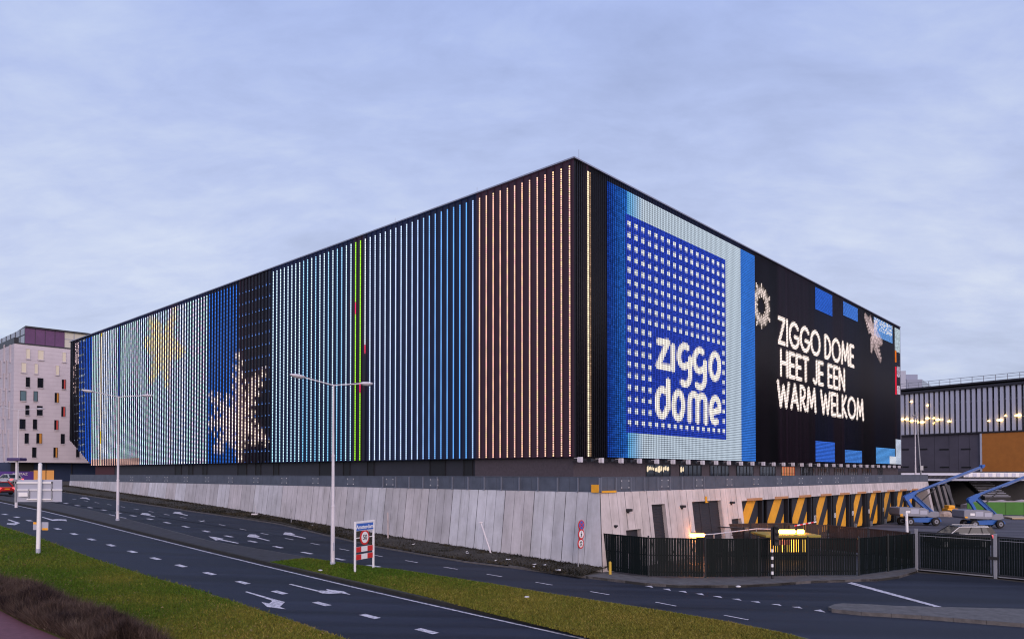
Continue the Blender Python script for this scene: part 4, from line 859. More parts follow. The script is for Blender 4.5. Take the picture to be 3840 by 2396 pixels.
# ------------------------------------------------------------------ hotel on the left
def build_hotel():
    d0 = 130.0; c = A(48, 1733, d0); o = np.array((c.x, c.y)); ang = math.atan((4756-1920)/F)
    u = np.array((math.sin(ang), math.cos(ang))); HR = Plane(o, u, (u[1], -u[0])); HL = Plane(o, UL, -UR)
    z0 = c.z; z1 = A(48, 1288, d0).z; zp = A(95, 1221, 134).z
    c1 = lambda x, y: (x/2.52, 1150+y/2.52)
    root = thing('hotel', 'white tiled hotel block with scattered small windows and purple top floor', 'hotel', (c.x, c.y, z0-4))
    b = MB(); b.ext([HR.pt(0, z0, 0), HR.pt(60, z0, 0), HR.pt(60, z1, 0), HR.pt(0, z1, 0)], (UL[0]*45, UL[1]*45, 0)); b.build('wall', M['hotel'], root, True)
    r = MB(); r.pb(HL, -.02, 45, z1, z1+1.1, -.7, .02); r.pb(HR, .3, 60, z1, z1+.25, -1.0, .05); r.build('parapet', M['black2'], root, True)
    # joints of the tile courses
    j = MB(); nz = 30
    for k in range(1, nz): z = z0+(z1-z0)*k/nz; j.pb(HR, 0.02, 60, z-.02, z+.02, -.02, .008); j.pb(HL, .02, 45, z-.02, z+.02, -.02, .008)
    j.build('tile_course', mat('tile_course', (.41, .36, .41), .7), root, True)
    W_ = [(248, 398, 283, 492, 'creamwin'), (360, 412, 410, 503, 'creamwin'), (590, 432, 620, 522, 'creamwin'), (203, 530, 247, 622, 'creamwin'), (327, 540, 356, 632, 'creamwin'), (528, 555, 556, 645, 'creamwin'),
      (247, 667, 278, 758, 'glass'), (358, 675, 404, 765, 'glass'), (588, 690, 617, 778, 'redwin'), (193, 795, 243, 888, 'tealwin'), (320, 800, 352, 893, 'tealwin'), (520, 815, 552, 905, 'orangewin'),
      (243, 932, 272, 1023, 'glass'), (352, 938, 397, 1027, 'glass'), (583, 946, 613, 1037, 'redwin'), (188, 1063, 235, 1155, 'glass'), (314, 1065, 345, 1157, 'glass'), (516, 1072, 547, 1162, 'redwin'),
      (236, 1197, 266, 1290, 'glass'), (347, 1198, 392, 1290, 'orangewin'), (577, 1203, 606, 1293, 'glass'), (307, 1330, 338, 1422, 'glass'), (508, 1332, 540, 1422, 'orangewin'), (722, 1345, 745, 1420, 'glass')]
    def window(pl, t0, t1, a, b_, m):
        f = MB(); f.pb(pl, t0-.06, t0, a-.05, b_+.05, -.1, .10); f.pb(pl, t1, t1+.06, a-.05, b_+.05, -.1, .10); f.pb(pl, t0, t1, a-.05, a, -.1, .14); f.pb(pl, t0, t1, b_, b_+.05, -.1, .09)
        fr = f.build('window', M['black2'] if m not in ('creamwin', 'sidewin') else M['hotel'], root, True); g = MB(); g.pb(pl, t0, t1, a, b_, -.1, .012)
        g.build('pane', M[m], fr)
        g = MB(); g.pb(pl, t0-.1, t1+.1, a-.16, a-.052, .0, .2); g.build('sill', M['hotel'], fr)
        if m == 'creamwin' and b_ < z1-4: g = MB(); g.pb(pl, t0, t1, a, a+.7, .012, .02); g.build('pane', M['glass'], fr)
        if m in ('redwin', 'orangewin'): g = MB(); g.pb(pl, t0, t0+(t1-t0)*.55, a, b_, .012, .02); g.build('pane', M['glass'], fr)
    for x0, y0, x1, y1, m in W_:
        t0, b_ = HR.uv(*c1(x0, y0)); t1, a = HR.uv(*c1(x1, y1)); window(HR, t0, t1, a, b_, m)
    for yy, xs in ((440, (42, 98)), (590, (8, 64)), (707, (40, 92)), (848, (6, 56)), (975, (34, 86)), (1115, (2, 51)), (1240, (26, 80)), (1378, (42, 82))):
        for x in xs:
            t, z = HL.uv(*c1(x, yy)); window(HL, t-.28, t+.28, z-1.5, z+1.5, 'sidewin')
    # purple penthouse with glass ends
    pz0 = z1+.02; P0 = Plane(HR.pt(0, 0, 0)+Vector((UL[0]*-0, 0, 0)), u, HR.n)
    def px(x): return HR.uv(x/2.52, 1250, -4)[0]
    t0, t1 = px(237), px(611)
    b = MB(); b.pb(HR, t0, t1, pz0, zp-.25, -20, -4); b.build('purple_panel', M['purple'], root, True)
    for k in range(1, 4):
        m = MB(); tt = t0+(t1-t0)*k/4; m.pb(HR, tt-.04, tt+.04, pz0, zp-.25, -4, -3.97); m.build('panel_joint', M['black2'], root, True)
    b = MB(); b.pb(HR, t0-14*0, 60, zp-.25, zp+.05, -40, -3.7); b.build('roof', M['black2'], root, True)
    g = MB(); g.pb(HR, t1, 60, pz0, zp-.25, -20, -4.15); gl = g.build('glazing', mat('lounge_glass', (.33, .32, .30), .15, emit=(1, .85, .6), es=.12), root, True)
    for k in range(9):
        m = MB(); tt = t1+1.6+k*3.4; m.pb(HR, tt-.06, tt+.06, pz0, zp-.25, -4.15, -4.05); m.build('mullion', M['trim'], gl)
    m = MB(); m.pb(HR, t1+.02, 60, pz0+2.4, pz0+2.5, -4.15, -4.06); m.build('mullion', M['trim'], gl)
    PL2 = Plane(HR.pt(t0, 0, -4.0)[:2], UL, -UR)
    g = MB(); g.pb(PL2, 0.02, 40, pz0, zp-.25, -3, -.02); gl = g.build('glazing', mat('lounge_glass_side', (.2, .22, .27), .12), root, True)
    for k in range(11):
        m = MB(); tt = .1+k*3.2; m.pb(PL2, tt-.08, tt+.08, pz0, zp-.25, -.02, .05); m.build('mullion', M['black2'], gl)
    m = MB(); m.pb(PL2, 0.02, 40, pz0+2.4, pz0+2.55, -.02, .045); m.build('mullion', M['black2'], gl)
    # glazed ground floor under the overhang
    zg = gz(c.x, c.y); g = MB(); g.pb(HR, -8, 62, zg-.5, z0-.02, -20, -3.0); g.build('lobby_glazing', mat('lobby_glass', (.030, .045, .095), .2), root, True)
    g = MB(); g.pb(HR, 30, 62, zg-.5, z0-.02, -2.99, -2.9); g.build('lobby_glazing', mat('teal_glass', (.035, .10, .125), .2), root, True)
    for k in range(16):
        m = MB(); m.pb(HR, -7+k*4.2, -6.85+k*4.2, zg-.5, z0-.02, -2.9, -2.8); m.build('lobby_mullion', M['black2'], root, True)
    t, z = HR.uv(322/2.172, 1700+140/2.172, -2.9); m = MB(); m.pb(HR, t-1.5, t+2.3, zg, z0-1.4, -2.88, -2.8); m.build('lit_entrance', mat('lit_entrance', (.3, .15, .05), .5, emit=(1, .42, .12), es=.35), root, True)
    tb = HR.uv(126, 1785, -2.8)[0]; g = MB(); g.pb(HR, -16, tb, zg-.3, HR.uv(100, 1767, -2.8)[1], -2.86, -2.75); bn = g.build('purple_banner', mat('purple_banner', (.055, .02, .17), .5, emit=(.3, .1, .9), es=.05), root, True)
    g = MB(); g.pb(HR, HR.uv(40, 1785, -2.8)[0], tb, HR.uv(100, 1767, -2.8)[1]+.02, z0-.03, -2.86, -2.78); g.build('dark_opening', M['black'], root, True)
    for px_, tx in ((88, 'MAZ'), (62, 'EMC')):
        t, z = HR.uv(px_, 1777, -2.74); put_text('banner_lettering', tx, .62, HR.pt(t, z, -2.74), (u[0], u[1], 0), (0, 0, 1), M['white'], bn)
build_hotel()

# ------------------------------------------------------------------ stadium with louvres on the right, tower behind
def build_stadium():
    d0 = 150.0; c = A(3380, 1630, d0); o = (c.x, c.y); u = np.array((.5736, -.8192)); S = Plane(o, u, (-.8192, -.5736))
    z0 = c.z; z1 = A(3380, 1480, d0).z; zg = .3
    c7 = lambda x, y: (3200+x/3.0234, 1350+y/3.0234)
    root = thing('stadium', 'grey stadium side with tall pale louvres and an orange panel', 'stadium', (c.x, c.y, zg))
    TA, TB = -25, 40
    b = MB(); b.pb(S, TA, TB, z0-.3, z1+.1, -9, -5); b.build('back_wall', M['stdark'], root, True)
    b = MB(); b.pb(S, TA, TB, zg-1, z0-.35, -9, -.2); b.build('base_wall', M['stadium'], root, True)
    b = MB(); b.pb(S, TA, TB, z0-.33, z0-.05, -8.9, .15); b.pb(S, TA, TB, z1, z1+.5, -8, .3); b.pb(S, TA, TB, z1+.9, z1+1.25, -8, -.6); b.build('edge_beam', M['stdark'], root, True)
    b = MB(); b.pb(S, TA, TB, z1-2.4, z1-2.1, -2.2, -1.9); b.pb(S, TA, TB, z0+2.4, z0+2.6, -2.2, -1.9); b.build('inner_beam', M['louvre'], root, True)
    # white framework seen behind the far louvres
    b = MB(); b.pb(S, TA, 5.2, z1-1.5, z1-1.1, -3.4, -3.1); b.pb(S, TA, 5.2, z1-4.2, z1-3.6, -3.4, -3.1); b.pb(S, 4.9, 5.2, z1-6, z1, -3.4, -3.1); b.build('white_frame', M['white'], root, True)
    ts = []; x = 535
    t0 = S.uv(*c7(556, 600))[0]; t1 = S.uv(*c7(1885, 600))[0]; n = 22; pit = (t1-t0)/n
    first = None
    for k in range(-14, n+18):
        t = t0+pit*k
        if t > TB-1: break
        m = MB(); m.hexa([S.pt(t-.28, z0-.1, .02), S.pt(t+.28, z0-.1, .02), S.pt(t+.22, z0-.1, -.75), S.pt(t-.22, z0-.1, -.75), S.pt(t-.28, z1-.02, .02), S.pt(t+.28, z1-.02, .02), S.pt(t+.22, z1-.02, -.75), S.pt(t-.22, z1-.02, -.75)]); m.build('louvre', M['louvre'], root, True)
    r = MB()
    for k in range(33):
        t = TA+k*2; r.pb(S, t-.04, t+.04, z1+1.25, z1+2.35, -1.1, -1.0)
    r.pb(S, TA, TB, z1+2.3, z1+2.38, -1.1, -1.02); r.pb(S, TA, TB, z1+1.8, z1+1.86, -1.1, -1.02); r.build('roof_railing', M['greypole'], root, True)
    tt = S.uv(3200+1460/3.0234, 1700)[0]
    zo = S.uv(3200+1465/3.0234, 1350+1275/3.0234)[1]
    b = MB(); b.pb(S, tt, TB, zo, z0-.36, -.25, .0); b.build('orange_panel', M['orange'], root, True)
    b = MB(); b.pb(S, tt-.35, tt-.02, zo-2, z0-.36, -.25, .05); b.build('panel_edge', M['louvre'], root, True)
    for x, y in ((575, 1013), (785, 1010), (1023, 1012), (1270, 1008), (575, 1210), (785, 1211), (1028, 1213), (1275, 1214)):
        t, z = S.uv(*c7(x, y)); m = MB(); m.pb(S, t-.85, t+.85, z-.14, z+.14, -.22, -.15); m.build('vent_slot', M['black'], root, True)
    for x in (740, 915, 1080, 1185, 1310):
        t, z = S.uv(*c7(x, 1000)); m = MB(); m.pb(S, t-.02, t+.02, zg, z0-.36, -.21, -.18); m.build('wall_seam', M['stdark'], root, True)
    for x, y, s in ((550, 672, 1.2), (605, 670, 1.1), (665, 690, 1.1), (715, 690, .7), (730, 707, .5), (782, 704, 1.2), (840, 660, 1.1), (910, 660, .6), (960, 677, 1.2), (1085, 694, .9), (1533, 690, .6), (1660, 680, 1.3), (1722, 632, .5), (1868, 627, 1.4), (657, 472, .7), (840, 515, .7), (910, 718, .4), (1010, 676, .4)):
        t, z = S.uv(*c7(x, y), .2); m = MB(); q = S.pt(t, z, .22); m.ell(q, (.40*s, .22*s, .15*s), 12, 6, 0, Matrix.Rotation(math.atan2(u[1], u[0]), 3, 'Z')); q = S.pt(t, z+.1*s, .2); m.tube(q, q+Vector((-S.n[0]*.3, -S.n[1]*.3, .25)), .025, .025, 5); m.build('gallery_lamp', M['lamp'], root, True)
    # tower blocks behind
    t = thing('tower_block', 'pale grey stepped tower rising behind the louvred stadium', 'tower', (105, 210, 0))
    def blk(x0, x1, y, d, m, nm='tower_wall'):
        a = A(3200+x0/3.0234, 1773, d); b_ = A(3200+x1/3.0234, 1773, d); top = A(3200+x0/3.0234, 1350+y/3.0234, d).z; q = MB(); q.bx(a.x, b_.x, d, d+16, 0, top); return q.build(nm, m, t, True), a.x, b_.x, top
    blk(470, 606, 122, 205, mat('tower_light', (.36, .39, .48), .7)); _, xa, xb, tp = blk(608, 740, 163, 212, M['tower']); o_, xa, xb, tp = blk(612, 788, 218, 208, M['tower'])
    for k in range(4):
        m = MB(); m.bx(xa+1.2+k*3, xa+3.4+k*3, 207.9, 207.97, tp-7-k % 2, tp-5.2); m.build('tower_window', M['stdark'], o_)
    a = A(3200+788/3.0234, 1773, 208); b_ = A(3200+908/3.0234, 1773, 222); m = MB(); m.ext([(a.x+.02, 208, 0), (b_.x, 222, 0), (b_.x, 222, tp-.5), (a.x+.02, 208, tp)], (-4, 8, 0)); s = m.build('tower_wall', mat('tower_glass', (.30, .36, .42), .35), t, True)
    for k in range(3):
        m = MB(); m.ext([(a.x+.3, 207.9, tp-2.6-k*2.4), (b_.x-.3, 221.7, tp-3.0-k*2.4), (b_.x-.3, 221.7, tp-2.2-k*2.4), (a.x+.3, 207.9, tp-1.8-k*2.4)], (.06, -.06, 0)); m.build('tower_window', mat('tower_band', (.42, .50, .55), .3), s)
build_stadium()

# ------------------------------------------------------------------ street lamps, signs, posts
def make_street_lamp(h, arm, label):
    r = thing('street_lamp', label, 'street lamp', (0, 0, 0), 0, 'double armed street lamps')
    m = MB(); m.tube((0, 0, -.4), (0, 0, .15), .14, .14, 14); m.build('foot', M['signback'], r)
    m = MB(); m.tube((0, 0, .15), (0, 0, h*.32), .112, .104, 14); m.tube((0, 0, h*.32), (0, 0, h*.328), .12, .112, 14); m.tube((0, 0, h*.328), (0, 0, h*.6), .088, .075, 14); m.tube((0, 0, h*.6), (0, 0, h*.61), .09, .08, 14); m.tube((0, 0, h*.61), (0, 0, h), .062, .045, 12)
    m.build('pole', M['pole'], r, smooth=True)
    m = MB(); m.bx(-.05, .05, -.122, -.09, .75, 1.2); m.build('access_door', M['signback'], r, bevel=.01)
    for s in (-1, 1):
        m = MB(); m.path([(0, 0, h-.05), (s*arm*.35, 0, h+.06), (s*(arm-.4), 0, h+.2)], .035); m.build('arm', M['pole'], r, smooth=True)
        R = Matrix.Rotation(-s*.06, 3, 'Y'); m = MB(); m.ell((s*arm, 0, h+.24), (.46, .16, .10), 14, 8, 0, R); hd = m.build('lamp_head', M['pole'], r, smooth=True)
        m = MB(); m.ell((s*arm, 0, h+.19), (.34, .12, .08), 12, 6, 0, R); m.build('lens', mat('lamp_lens', (.5, .5, .55), .15), hd, smooth=True)
    return r
ANG = math.atan2(UR[1], UR[0])
L0 = make_street_lamp(9.6, 2.15, 'double armed street lamp on the median beside the town name sign')
p = P3(1247.5, 2117, .12); L0.location = p; L0.rotation_euler = (0, 0, ANG)
dup(L0, P3(441, 1951, .12), ANG, 'double armed street lamp on the dark paved median before the white screen')
q = A(69, 1533, 83); dup(L0, (q.x, q.y, q.z-9.7), ANG, 'distant double armed street lamp in front of the white hotel')
q = A(3431, 1565, 95); dup(L0, (q.x, q.y, q.z-9.7), ANG+.15, 'double armed street lamp standing before the louvred stadium')
q = A(3448, 1700, 96); m = MB(); m.tube((q.x+.5, q.y, 1), (q.x-.4, q.y, 14), .11, .07, 10); m.bx(q.x-.05, q.x+.35, q.y-.25, q.y-.05, q.z-2.2, q.z-1.6); tag(m.build('mast', M['greypole']), 'thin grey mast with a small box crossing the stadium lamp post', 'mast')
def build_signs():
    # town name sign
    a = P3(1331, 2147, .1); b = P3(1400, 2132, .1); ex = Vector((b.x-a.x, b.y-a.y, 0)); wd = ex.length; ex.normalize(); n = Vector((ex.y, -ex.x, 0))
    H_ = 2.55; r = thing('town_sign', 'white framed sign reading Amsterdam with 50 limit and red white boards', 'sign', a)
    m = MB(); 
    for q in (a, b): 
        m = MB(); m.beam(q-Vector((0, 0, .4)), q+Vector((0, 0, H_)), .085, .085, up=ex); m.build('post', M['white'], r, True, bevel=.01)
    m = MB(); m.beam(a+Vector((0, 0, H_-.04))+ex*.045, b+Vector((0, 0, H_-.04))-ex*.045, .085, .085); m.build('crossbar', M['white'], r, True)
    z = a.z; c = (a+b)/2; c.z = z; up = Vector((0, 0, 1))
    def board(name, x0, x1, z0, z1, m_, o=.03, t=.02, parent=r):
        g = MB(); q = [c+ex*x0+up*z0+n*o, c+ex*x1+up*z0+n*o, c+ex*x1+up*z1+n*o, c+ex*x0+up*z1+n*o]; g.ext(q, -n*t); return g.build(name, m_, parent, parent is r)
    h = wd/2-.045
    bp = board('name_plate', -h, h, H_-.48, H_-.09, M['blue'])
    for q in ((-h+.015, h-.015, H_-.475, H_-.46), (-h+.015, h-.015, H_-.11, H_-.095), (-h+.0, -h+.015, H_-.475, H_-.095), (h-.015, h, H_-.475, H_-.095)): board('plate_border', *q, M['white'], .034, .003, bp)
    put_text('plate_lettering', 'Amsterdam', .27, c+up*(H_-.295)+n*.032, ex, up, M['white'], bp, .80*wd/1.1, .006)
    for k, zz in enumerate((.62, 1.00)):
        bb = board('striped_board', -h+.02, h-.02, zz, zz+.27, M['white'], .0)
        board('red_stripe', -h+.02, -h*.36, zz+.004, zz+.266, M['red'], .006, .004, bb); board('red_stripe', h*.36, h-.02, zz+.004, zz+.266, M['red'], .006, .004, bb)
    for s in (-1, 1): board('bracket', s*h if s < 0 else .34, -.34 if s < 0 else h, 1.70, 1.74, M['white'], .0)
    def disc(name, cc, R, m_, o, th, parent, nn=n, ee=ex, world=True):
        g = MB(); q = [cc+ee*(R*math.cos(t*math.pi/16))+up*(R*math.sin(t*math.pi/16))+nn*o for t in range(32)]; g.ext(q, -nn*th); return g.build(name, m_, parent, world)
    d = disc('speed_disc', c+up*1.72, .385, M['red'], .03, .03, r); disc('disc_face', c+up*1.72, .29, M['white'], .034, .003, d, world=False)
    put_text('speed_figures', '50', .37, c+up*1.715+n*.038, ex, up, M['black'], d, .95, .002)
    # three round signs on one pole
    t_, _z = WL.uv(2167, 2100, 1.15); q = WL.pt(t_, 0, 1.15); q.z = gz(q.x, q.y)+.2; r2 = thing('round_signs', 'grey pole with three round red rimmed traffic signs by the wall corner', 'traffic sign', q)
    n2 = Vector((-UL[0], -UL[1], 0)); e2 = Vector((n2.y*-1, n2.x, 0)); up = Vector((0, 0, 1))
    d_ = math.hypot(q.x, q.y); top = A(2176, 1955, q.y).z
    m = MB(); m.tube(q-up*.4, (q.x+.08, q.y, top), .035, .03, 10); m.build('pole', M['greypole'], r2, True)
    for k, (px_, py_) in enumerate(((2176, 1968), (2175.5, 2002), (2174, 2037))):
        cc = A(px_, py_, q.y); cc = cc+n2*.05; d = disc('sign_disc', cc, .27, M['red'], .03, .025, r2, n2, e2)
        if k == 0:
            disc('disc_face', cc, .215, M['blue'], .035, .004, d, n2, e2, False); g = MB()
            for s in (-1, 1): g.beam(cc+n2*.04+e2*(.19*s)+up*.15-(e2*(.02*s)), cc+n2*.04-e2*(.19*s)-up*.15, .045, .006, up=n2) if False else g.ext([cc+n2*.043+e2*(s*(.17)+dx)+up*(.15+dz) if end else cc+n2*.043+e2*(-s*.17+dx)+up*(-.15+dz) for end, dx, dz in ((1, -.02, s*.02), (1, .02, -s*.02), (0, .02, -s*.02), (0, -.02, s*.02))], -n2*.004)
            g.build('red_cross', M['red'], d)
        else:
            disc('disc_face', cc, .20, M['white'], .035, .004, d, n2, e2, False); g = MB(); o = cc+n2*.04
            if k == 1:   # walking figure
                for a_, b_, w_ in (((.0, .06), (.0, -.03), .06), ((.0, -.03), (-.06, -.15), .035), ((0, -.03), (.05, -.15), .035), ((0, .05), (-.06, -.03), .025), ((0, .05), (.06, -.02), .025), ((0, .10), (0, .15), .05)):
                    A_ = o+e2*a_[0]+up*a_[1]; B_ = o+e2*b_[0]+up*b_[1]; dd = (B_-A_).normalized(); ss = dd.cross(n2)*(w_/2); g.ext([A_-ss, A_+ss, B_+ss, B_-ss], -n2*.004)
                g.build('walker_symbol', M['black'], d)
            else:        # bicycle and moped
                for zz in (.07, -.07):
                    for s in (-1, 1):
                        cc2 = o+e2*(s*.07)+up*(zz-.02); R = .045; k1 = [cc2+e2*(R*math.cos(t*math.pi/6))+up*(R*math.sin(t*math.pi/6)) for t in range(12)]; k2 = [cc2+e2*(R*.6*math.cos(t*math.pi/6))+up*(R*.6*math.sin(t*math.pi/6)) for t in range(12)]
                        g.add(k1+k2, [(t, (t+1) % 12, 12+(t+1) % 12, 12+t) for t in range(12)])
                    for a_, b_ in (((-.07, -.02), (-.03, .05)), ((-.03, .05), (.05, .05)), ((.05, .05), (.07, -.02)), ((-.03, .05), (0, -.02)), ((.05, .05), (0, -.02))):
                        A_ = o+e2*a_[0]+up*(a_[1]+zz); B_ = o+e2*b_[0]+up*(b_[1]+zz); dd = (B_-A_).normalized(); ss = dd.cross(n2)*.009; g.ext([A_-ss, A_+ss, B_+ss, B_-ss], -n2*.004)
                g.build('cycle_symbol', M['black'], d)
    # direction sign seen from behind, on a thick pole
    q = P3(143, 2074, .05); sc = F/q.y; top = A(148, 1738, q.y).z
    r = thing('direction_sign', 'thick white pole carrying the grey back of a road direction sign', 'road sign', q)
    m = MB(); m.tube(q-up*.4, q+up*.25, .115, .115, 14); m.build('foot', M['signback'], r, True)
    m = MB(); m.tube(q+up*.25, (q.x+.06, q.y, top), .108, .10, 14); m.tube((q.x+.06, q.y, top), (q.x+.06, q.y, top+.04), .10, .04, 14); m.build('pole', M['white'], r, True, smooth=True)
    def back(x0, y0, x1, y1, dy, m_, name, t=.04, par=r, w_=True):
        d = q.y+dy; a = A(x0, y1, d); b = A(x1, y0, d); g = MB(); g.bx(a.x, b.x, d, d+t, a.z, b.z); return g.build(name, m_, par, w_)
    pn = back(54, 1798, 232, 1881, .2, M['signback'], 'panel')
    for x0, y0, x1, y1 in ((54, 1806, 195, 1812), (64, 1834, 232, 1838), (100, 1869, 195, 1874), (54, 1797, 62, 1883), (106, 1834, 110, 1870), (191, 1806, 195, 1872)): back(x0, y0, x1, y1, .13, M['greypole'] if y1-y0 > 20 else M['white'], 'frame_rail', .06)
    back(69, 1846, 103, 1861, .06, M['white'], 'junction_box', .06)
    s = back(124, 1957, 181, 1986, .13, M['signback'], 'small_plate', .02); back(125, 1957, 140, 1965, .12, M['amber'], 'plate_strip', .008, s, False); back(158, 1979, 179, 1987, .12, M['amber'], 'plate_strip', .008, s, False)
    # flat topped lantern behind it
    q = A(62, 1800, 66); g0 = gz(q.x, q.y); r = thing('lantern', 'grey pole with a flat purple top behind the direction sign', 'lantern', (q.x, q.y, g0)); zt = A(62, 1728, 66).z
    m = MB(); m.tube((q.x, q.y, g0-.3), (q.x, q.y, zt), .13, .10, 12); m.build('pole', M['pole'], r, True, smooth=True)
    m = MB(); m.bx(q.x-.6, q.x+.6, q.y-.5, q.y+.5, zt, zt+.28); m.build('lamp_top', mat('lamp_top', (.06, .04, .13), .5), r, True, bevel=.06)
    # leaning post and stakes against the wall
    a = P3(1844, 2066, .45); b = A(1803, 1959, a.y+.35); m = MB(); m.tube(a-up*.3, b, .055, .05, 10); d = b; m.bx(d.x-.12, d.x+.12, d.y-.08, d.y+.08, d.z, d.z+.06); tag(m.build('post', M['pole'], smooth=False), 'white post with a cap leaning over in the ivy by the wall', 'post')
    a = P3(1455, 2008, .5); b = A(1454, 1921, a.y+.3); m = MB(); m.tube(a-up*.3, b, .05, .05, 9); m.tube(a+up*1.0, a+up*1.06, .07, .07, 9); tag(m.build('stake', mat('stake', (.42, .36, .35), .8)), 'straight pale stake standing close against the concrete wall', 'stake')
    a = P3(1092, 1952, .4); m = MB(); m.tube(a-up*.2, a+up*.95, .03, .025, 8); m.tube(a+up*.6, a+up*1.0+Vector((.12, 0, 0)), .02, .015, 7); tag(m.build('stake', M['greypole']), 'small forked grey stake in the verge left of the street lamp', 'stake')
    a = P3(957, 1927, .4); m = MB(); m.tube(a-up*.2, a+up*.75, .02, .02, 8); m.bx(a.x-.25, a.x+.25, a.y-.2, a.y, a.z-.05, a.z+.06); tag(m.build('marker', M['pole']), 'thin marker rod on a white foot in the soil bank', 'marker')
    # yellow bollard at the pavement, white bollard in the yard
    a = P3(2288, 2152, .12); m = MB(); m.tube(a-up*.1, a+up*.62, .075, .07, 12); m.tube(a+up*.62, a+up*.66, .07, .03, 12); tag(m.build('bollard', mat('yellow_bollard', (.55, .36, .04), .6)), 'short yellow bollard against the dark green fence', 'bollard')
    a = A(3404, 1995, 50); g0 = gz(a.x, a.y); b = A(3399, 1925, 50); m = MB(); m.tube((a.x, a.y, g0), b, .10, .09, 12); m.tube(b, (b.x, b.y, b.z+.04), .09, .03, 12); tag(m.build('marker_post', M['white'], smooth=True), 'tall white marker post in the yard behind the fence end', 'post')
build_signs()

# ------------------------------------------------------------------ fenced courtyard, gates, barriers, lamps
def build_fences():
    up = Vector((0, 0, 1))
    def fence(name, label, cat, pts, h, post_every=2.6, slat=.122, gap=.016, mats=None, topfun=None):
        q = resample([(p[0], p[1]) for p in pts], post_every); r = thing(name, label, cat, (q[0][0], q[0][1], gz(*q[0])))
        for i, p in enumerate(q):
            z = gz(*p)+.1; m = MB(); m.tube((p[0], p[1], z-.3), (p[0], p[1], z+h+.06), .045, .045, 8); m.tube((p[0], p[1], z+h+.06), (p[0], p[1], z+h+.12), .055, .03, 8); m.build('fence_post', M['fencepost'], r, True)
        for i in range(len(q)-1):
            a, b = Vector((*q[i], 0)), Vector((*q[i+1], 0)); ex = (b-a).normalized(); L_ = (b-a).length; n = Vector((ex.y, -ex.x, 0)); m = MB(); x = .06
            za, zb = gz(*q[i])+.12, gz(*q[i+1])+.12
            while x < L_-.12:
                g2 = gap*(1 if i < 3 or i > 10 or name != 'courtyard_fence' else 2.3); c = a+ex*x; d = a+ex*min(x+slat+gap-g2, L_-.05); z = za+(zb-za)*x/L_; k = .012*math.sin(x*9)
                m.ext([c+up*(z+.04)+n*k, d+up*(z+.04)+n*k, d+up*(z+h)+n*k, c+up*(z+h)+n*k], -n*.02); x += slat+gap
            for zz in (.25, h*.55, h-.05): m.beam(a+ex*.05+up*(za+zz)-n*.045, b-ex*.05+up*(zb+zz)-n*.045, .03, .05)
            m.build('slat_panel', M['fence'], r, True)
        return r
    fence('courtyard_fence', 'dark green slatted fence curving around the lit courtyard by the pavement', 'fence', FB[1:10], 2.0)
    inner = [A(3412, 1999, 46.2), A(3158, 1981, 50.5), A(2960, 1990, 52.0), A(2750, 1988, 50.5), A(2560, 2010, 47.5), A(2420, 2016, 43.5)]
    m_ = M['fence']; M['fence'] = mat('lamplit_slat', (.040, .024, .02), .6)  # browner copy of the slats, the lamp's light put into their colour
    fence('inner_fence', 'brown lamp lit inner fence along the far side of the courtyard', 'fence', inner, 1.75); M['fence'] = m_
    # sliding gates on the right
    p0, p1 = P3(3437, 2137), P3(3733, 2164); p2 = P3(4060, 2196)
    def post(p, h, label):
        m = MB(); m.beam(p-up*.2, p+up*h, .16, .16, up=(p1-p0)); m.beam(p+up*h, p+up*(h+.04), .19, .19, up=(p1-p0)); tag(m.build('gate_post', M['greypole'], bevel=.01), label, 'gate post', 'gate posts')
    hA = 2.28
    post(p0, hA+.08, 'grey gate post where the curved fence meets the gate'); post(p1, hA+.06, 'grey gate post between the two dark gate leaves')
    def gate(a, b, label):
        ex = (b-a); L_ = ex.length; ex.normalize(); n = Vector((ex.y, -ex.x, 0)); r = thing('yard_gate', label, 'gate', a, 0, 'dark slatted yard gates')
        m = MB()
        for z in (.12, hA-.06): m.beam(a+ex*.14+up*z, b-ex*.14+up*z, .07, .09)
        for x in (.14, L_-.14): m.beam(a+ex*x+up*.08, a+ex*x+up*(hA-.02), .07, .07, up=ex)
        m.beam(a+ex*.18+up*(hA-.26), b-ex*.18+up*(hA-.26), .03, .025, 1); m.build('gate_frame', [M['black2'], M['greypole']], r, True)
        s = MB(); x = .2
        while x < L_-.25:
            c = a+ex*x+n*.0; d = c+ex*.105; s.ext([c+up*.17, d+up*.17, d+up*(hA-.12), c+up*(hA-.12)], -n*.02); x += .114
        s.build('slat_panel', M['fence'], r, True)
        s = MB(); s.beam(a+ex*.15+up*.04, b-ex*.1+up*.04, .06, .06); s.build('guide_rail', M['greypole'], r, True); return r
    g = gate(p0, p1, 'dark slatted gate leaf left of the middle grey gate post')
    gate(p1, p2, 'dark slatted gate leaf cut by the right picture edge')
    ex = (p1-p0).normalized(); n = Vector((ex.y, -ex.x, 0)); m = MB(); q = p1+up*1.05+n*.12; m.beam(q-ex*.3, q+ex*.15, .10, .16); tag(m.build('gate_lock', M['black']), 'black lock box on the middle grey gate post', 'lock')
    # barrier arms
    def arm(a, b, r0, label, striped, posts=True):
        r = thing('barrier_arm', label, 'barrier', (a.x, a.y, gz(a.x, a.y)), 0, None); n = 9; m1, m2 = MB(), MB()
        for k in range(n):
            c, d = a+(b-a)*(k/n), a+(b-a)*((k+1)/n); (m2 if striped and k % 2 else m1).tube(c, d, r0, r0, 8)
        m1.build('arm', M['white'] if striped != 0 else M['black2'], r, True)
        if striped: m2.build('red_band', M['red'], r, True)
        m = MB(); m.bx(a.x-.16, a.x+.16, a.y-.14, a.y+.14, gz(a.x, a.y)-.1, a.z+.1); m.build('barrier_post', M['black2'], r, True, bevel=.02)
    c5 = lambda x, y, d: A(2200+x/2.326, 1650+y/2.326, d)
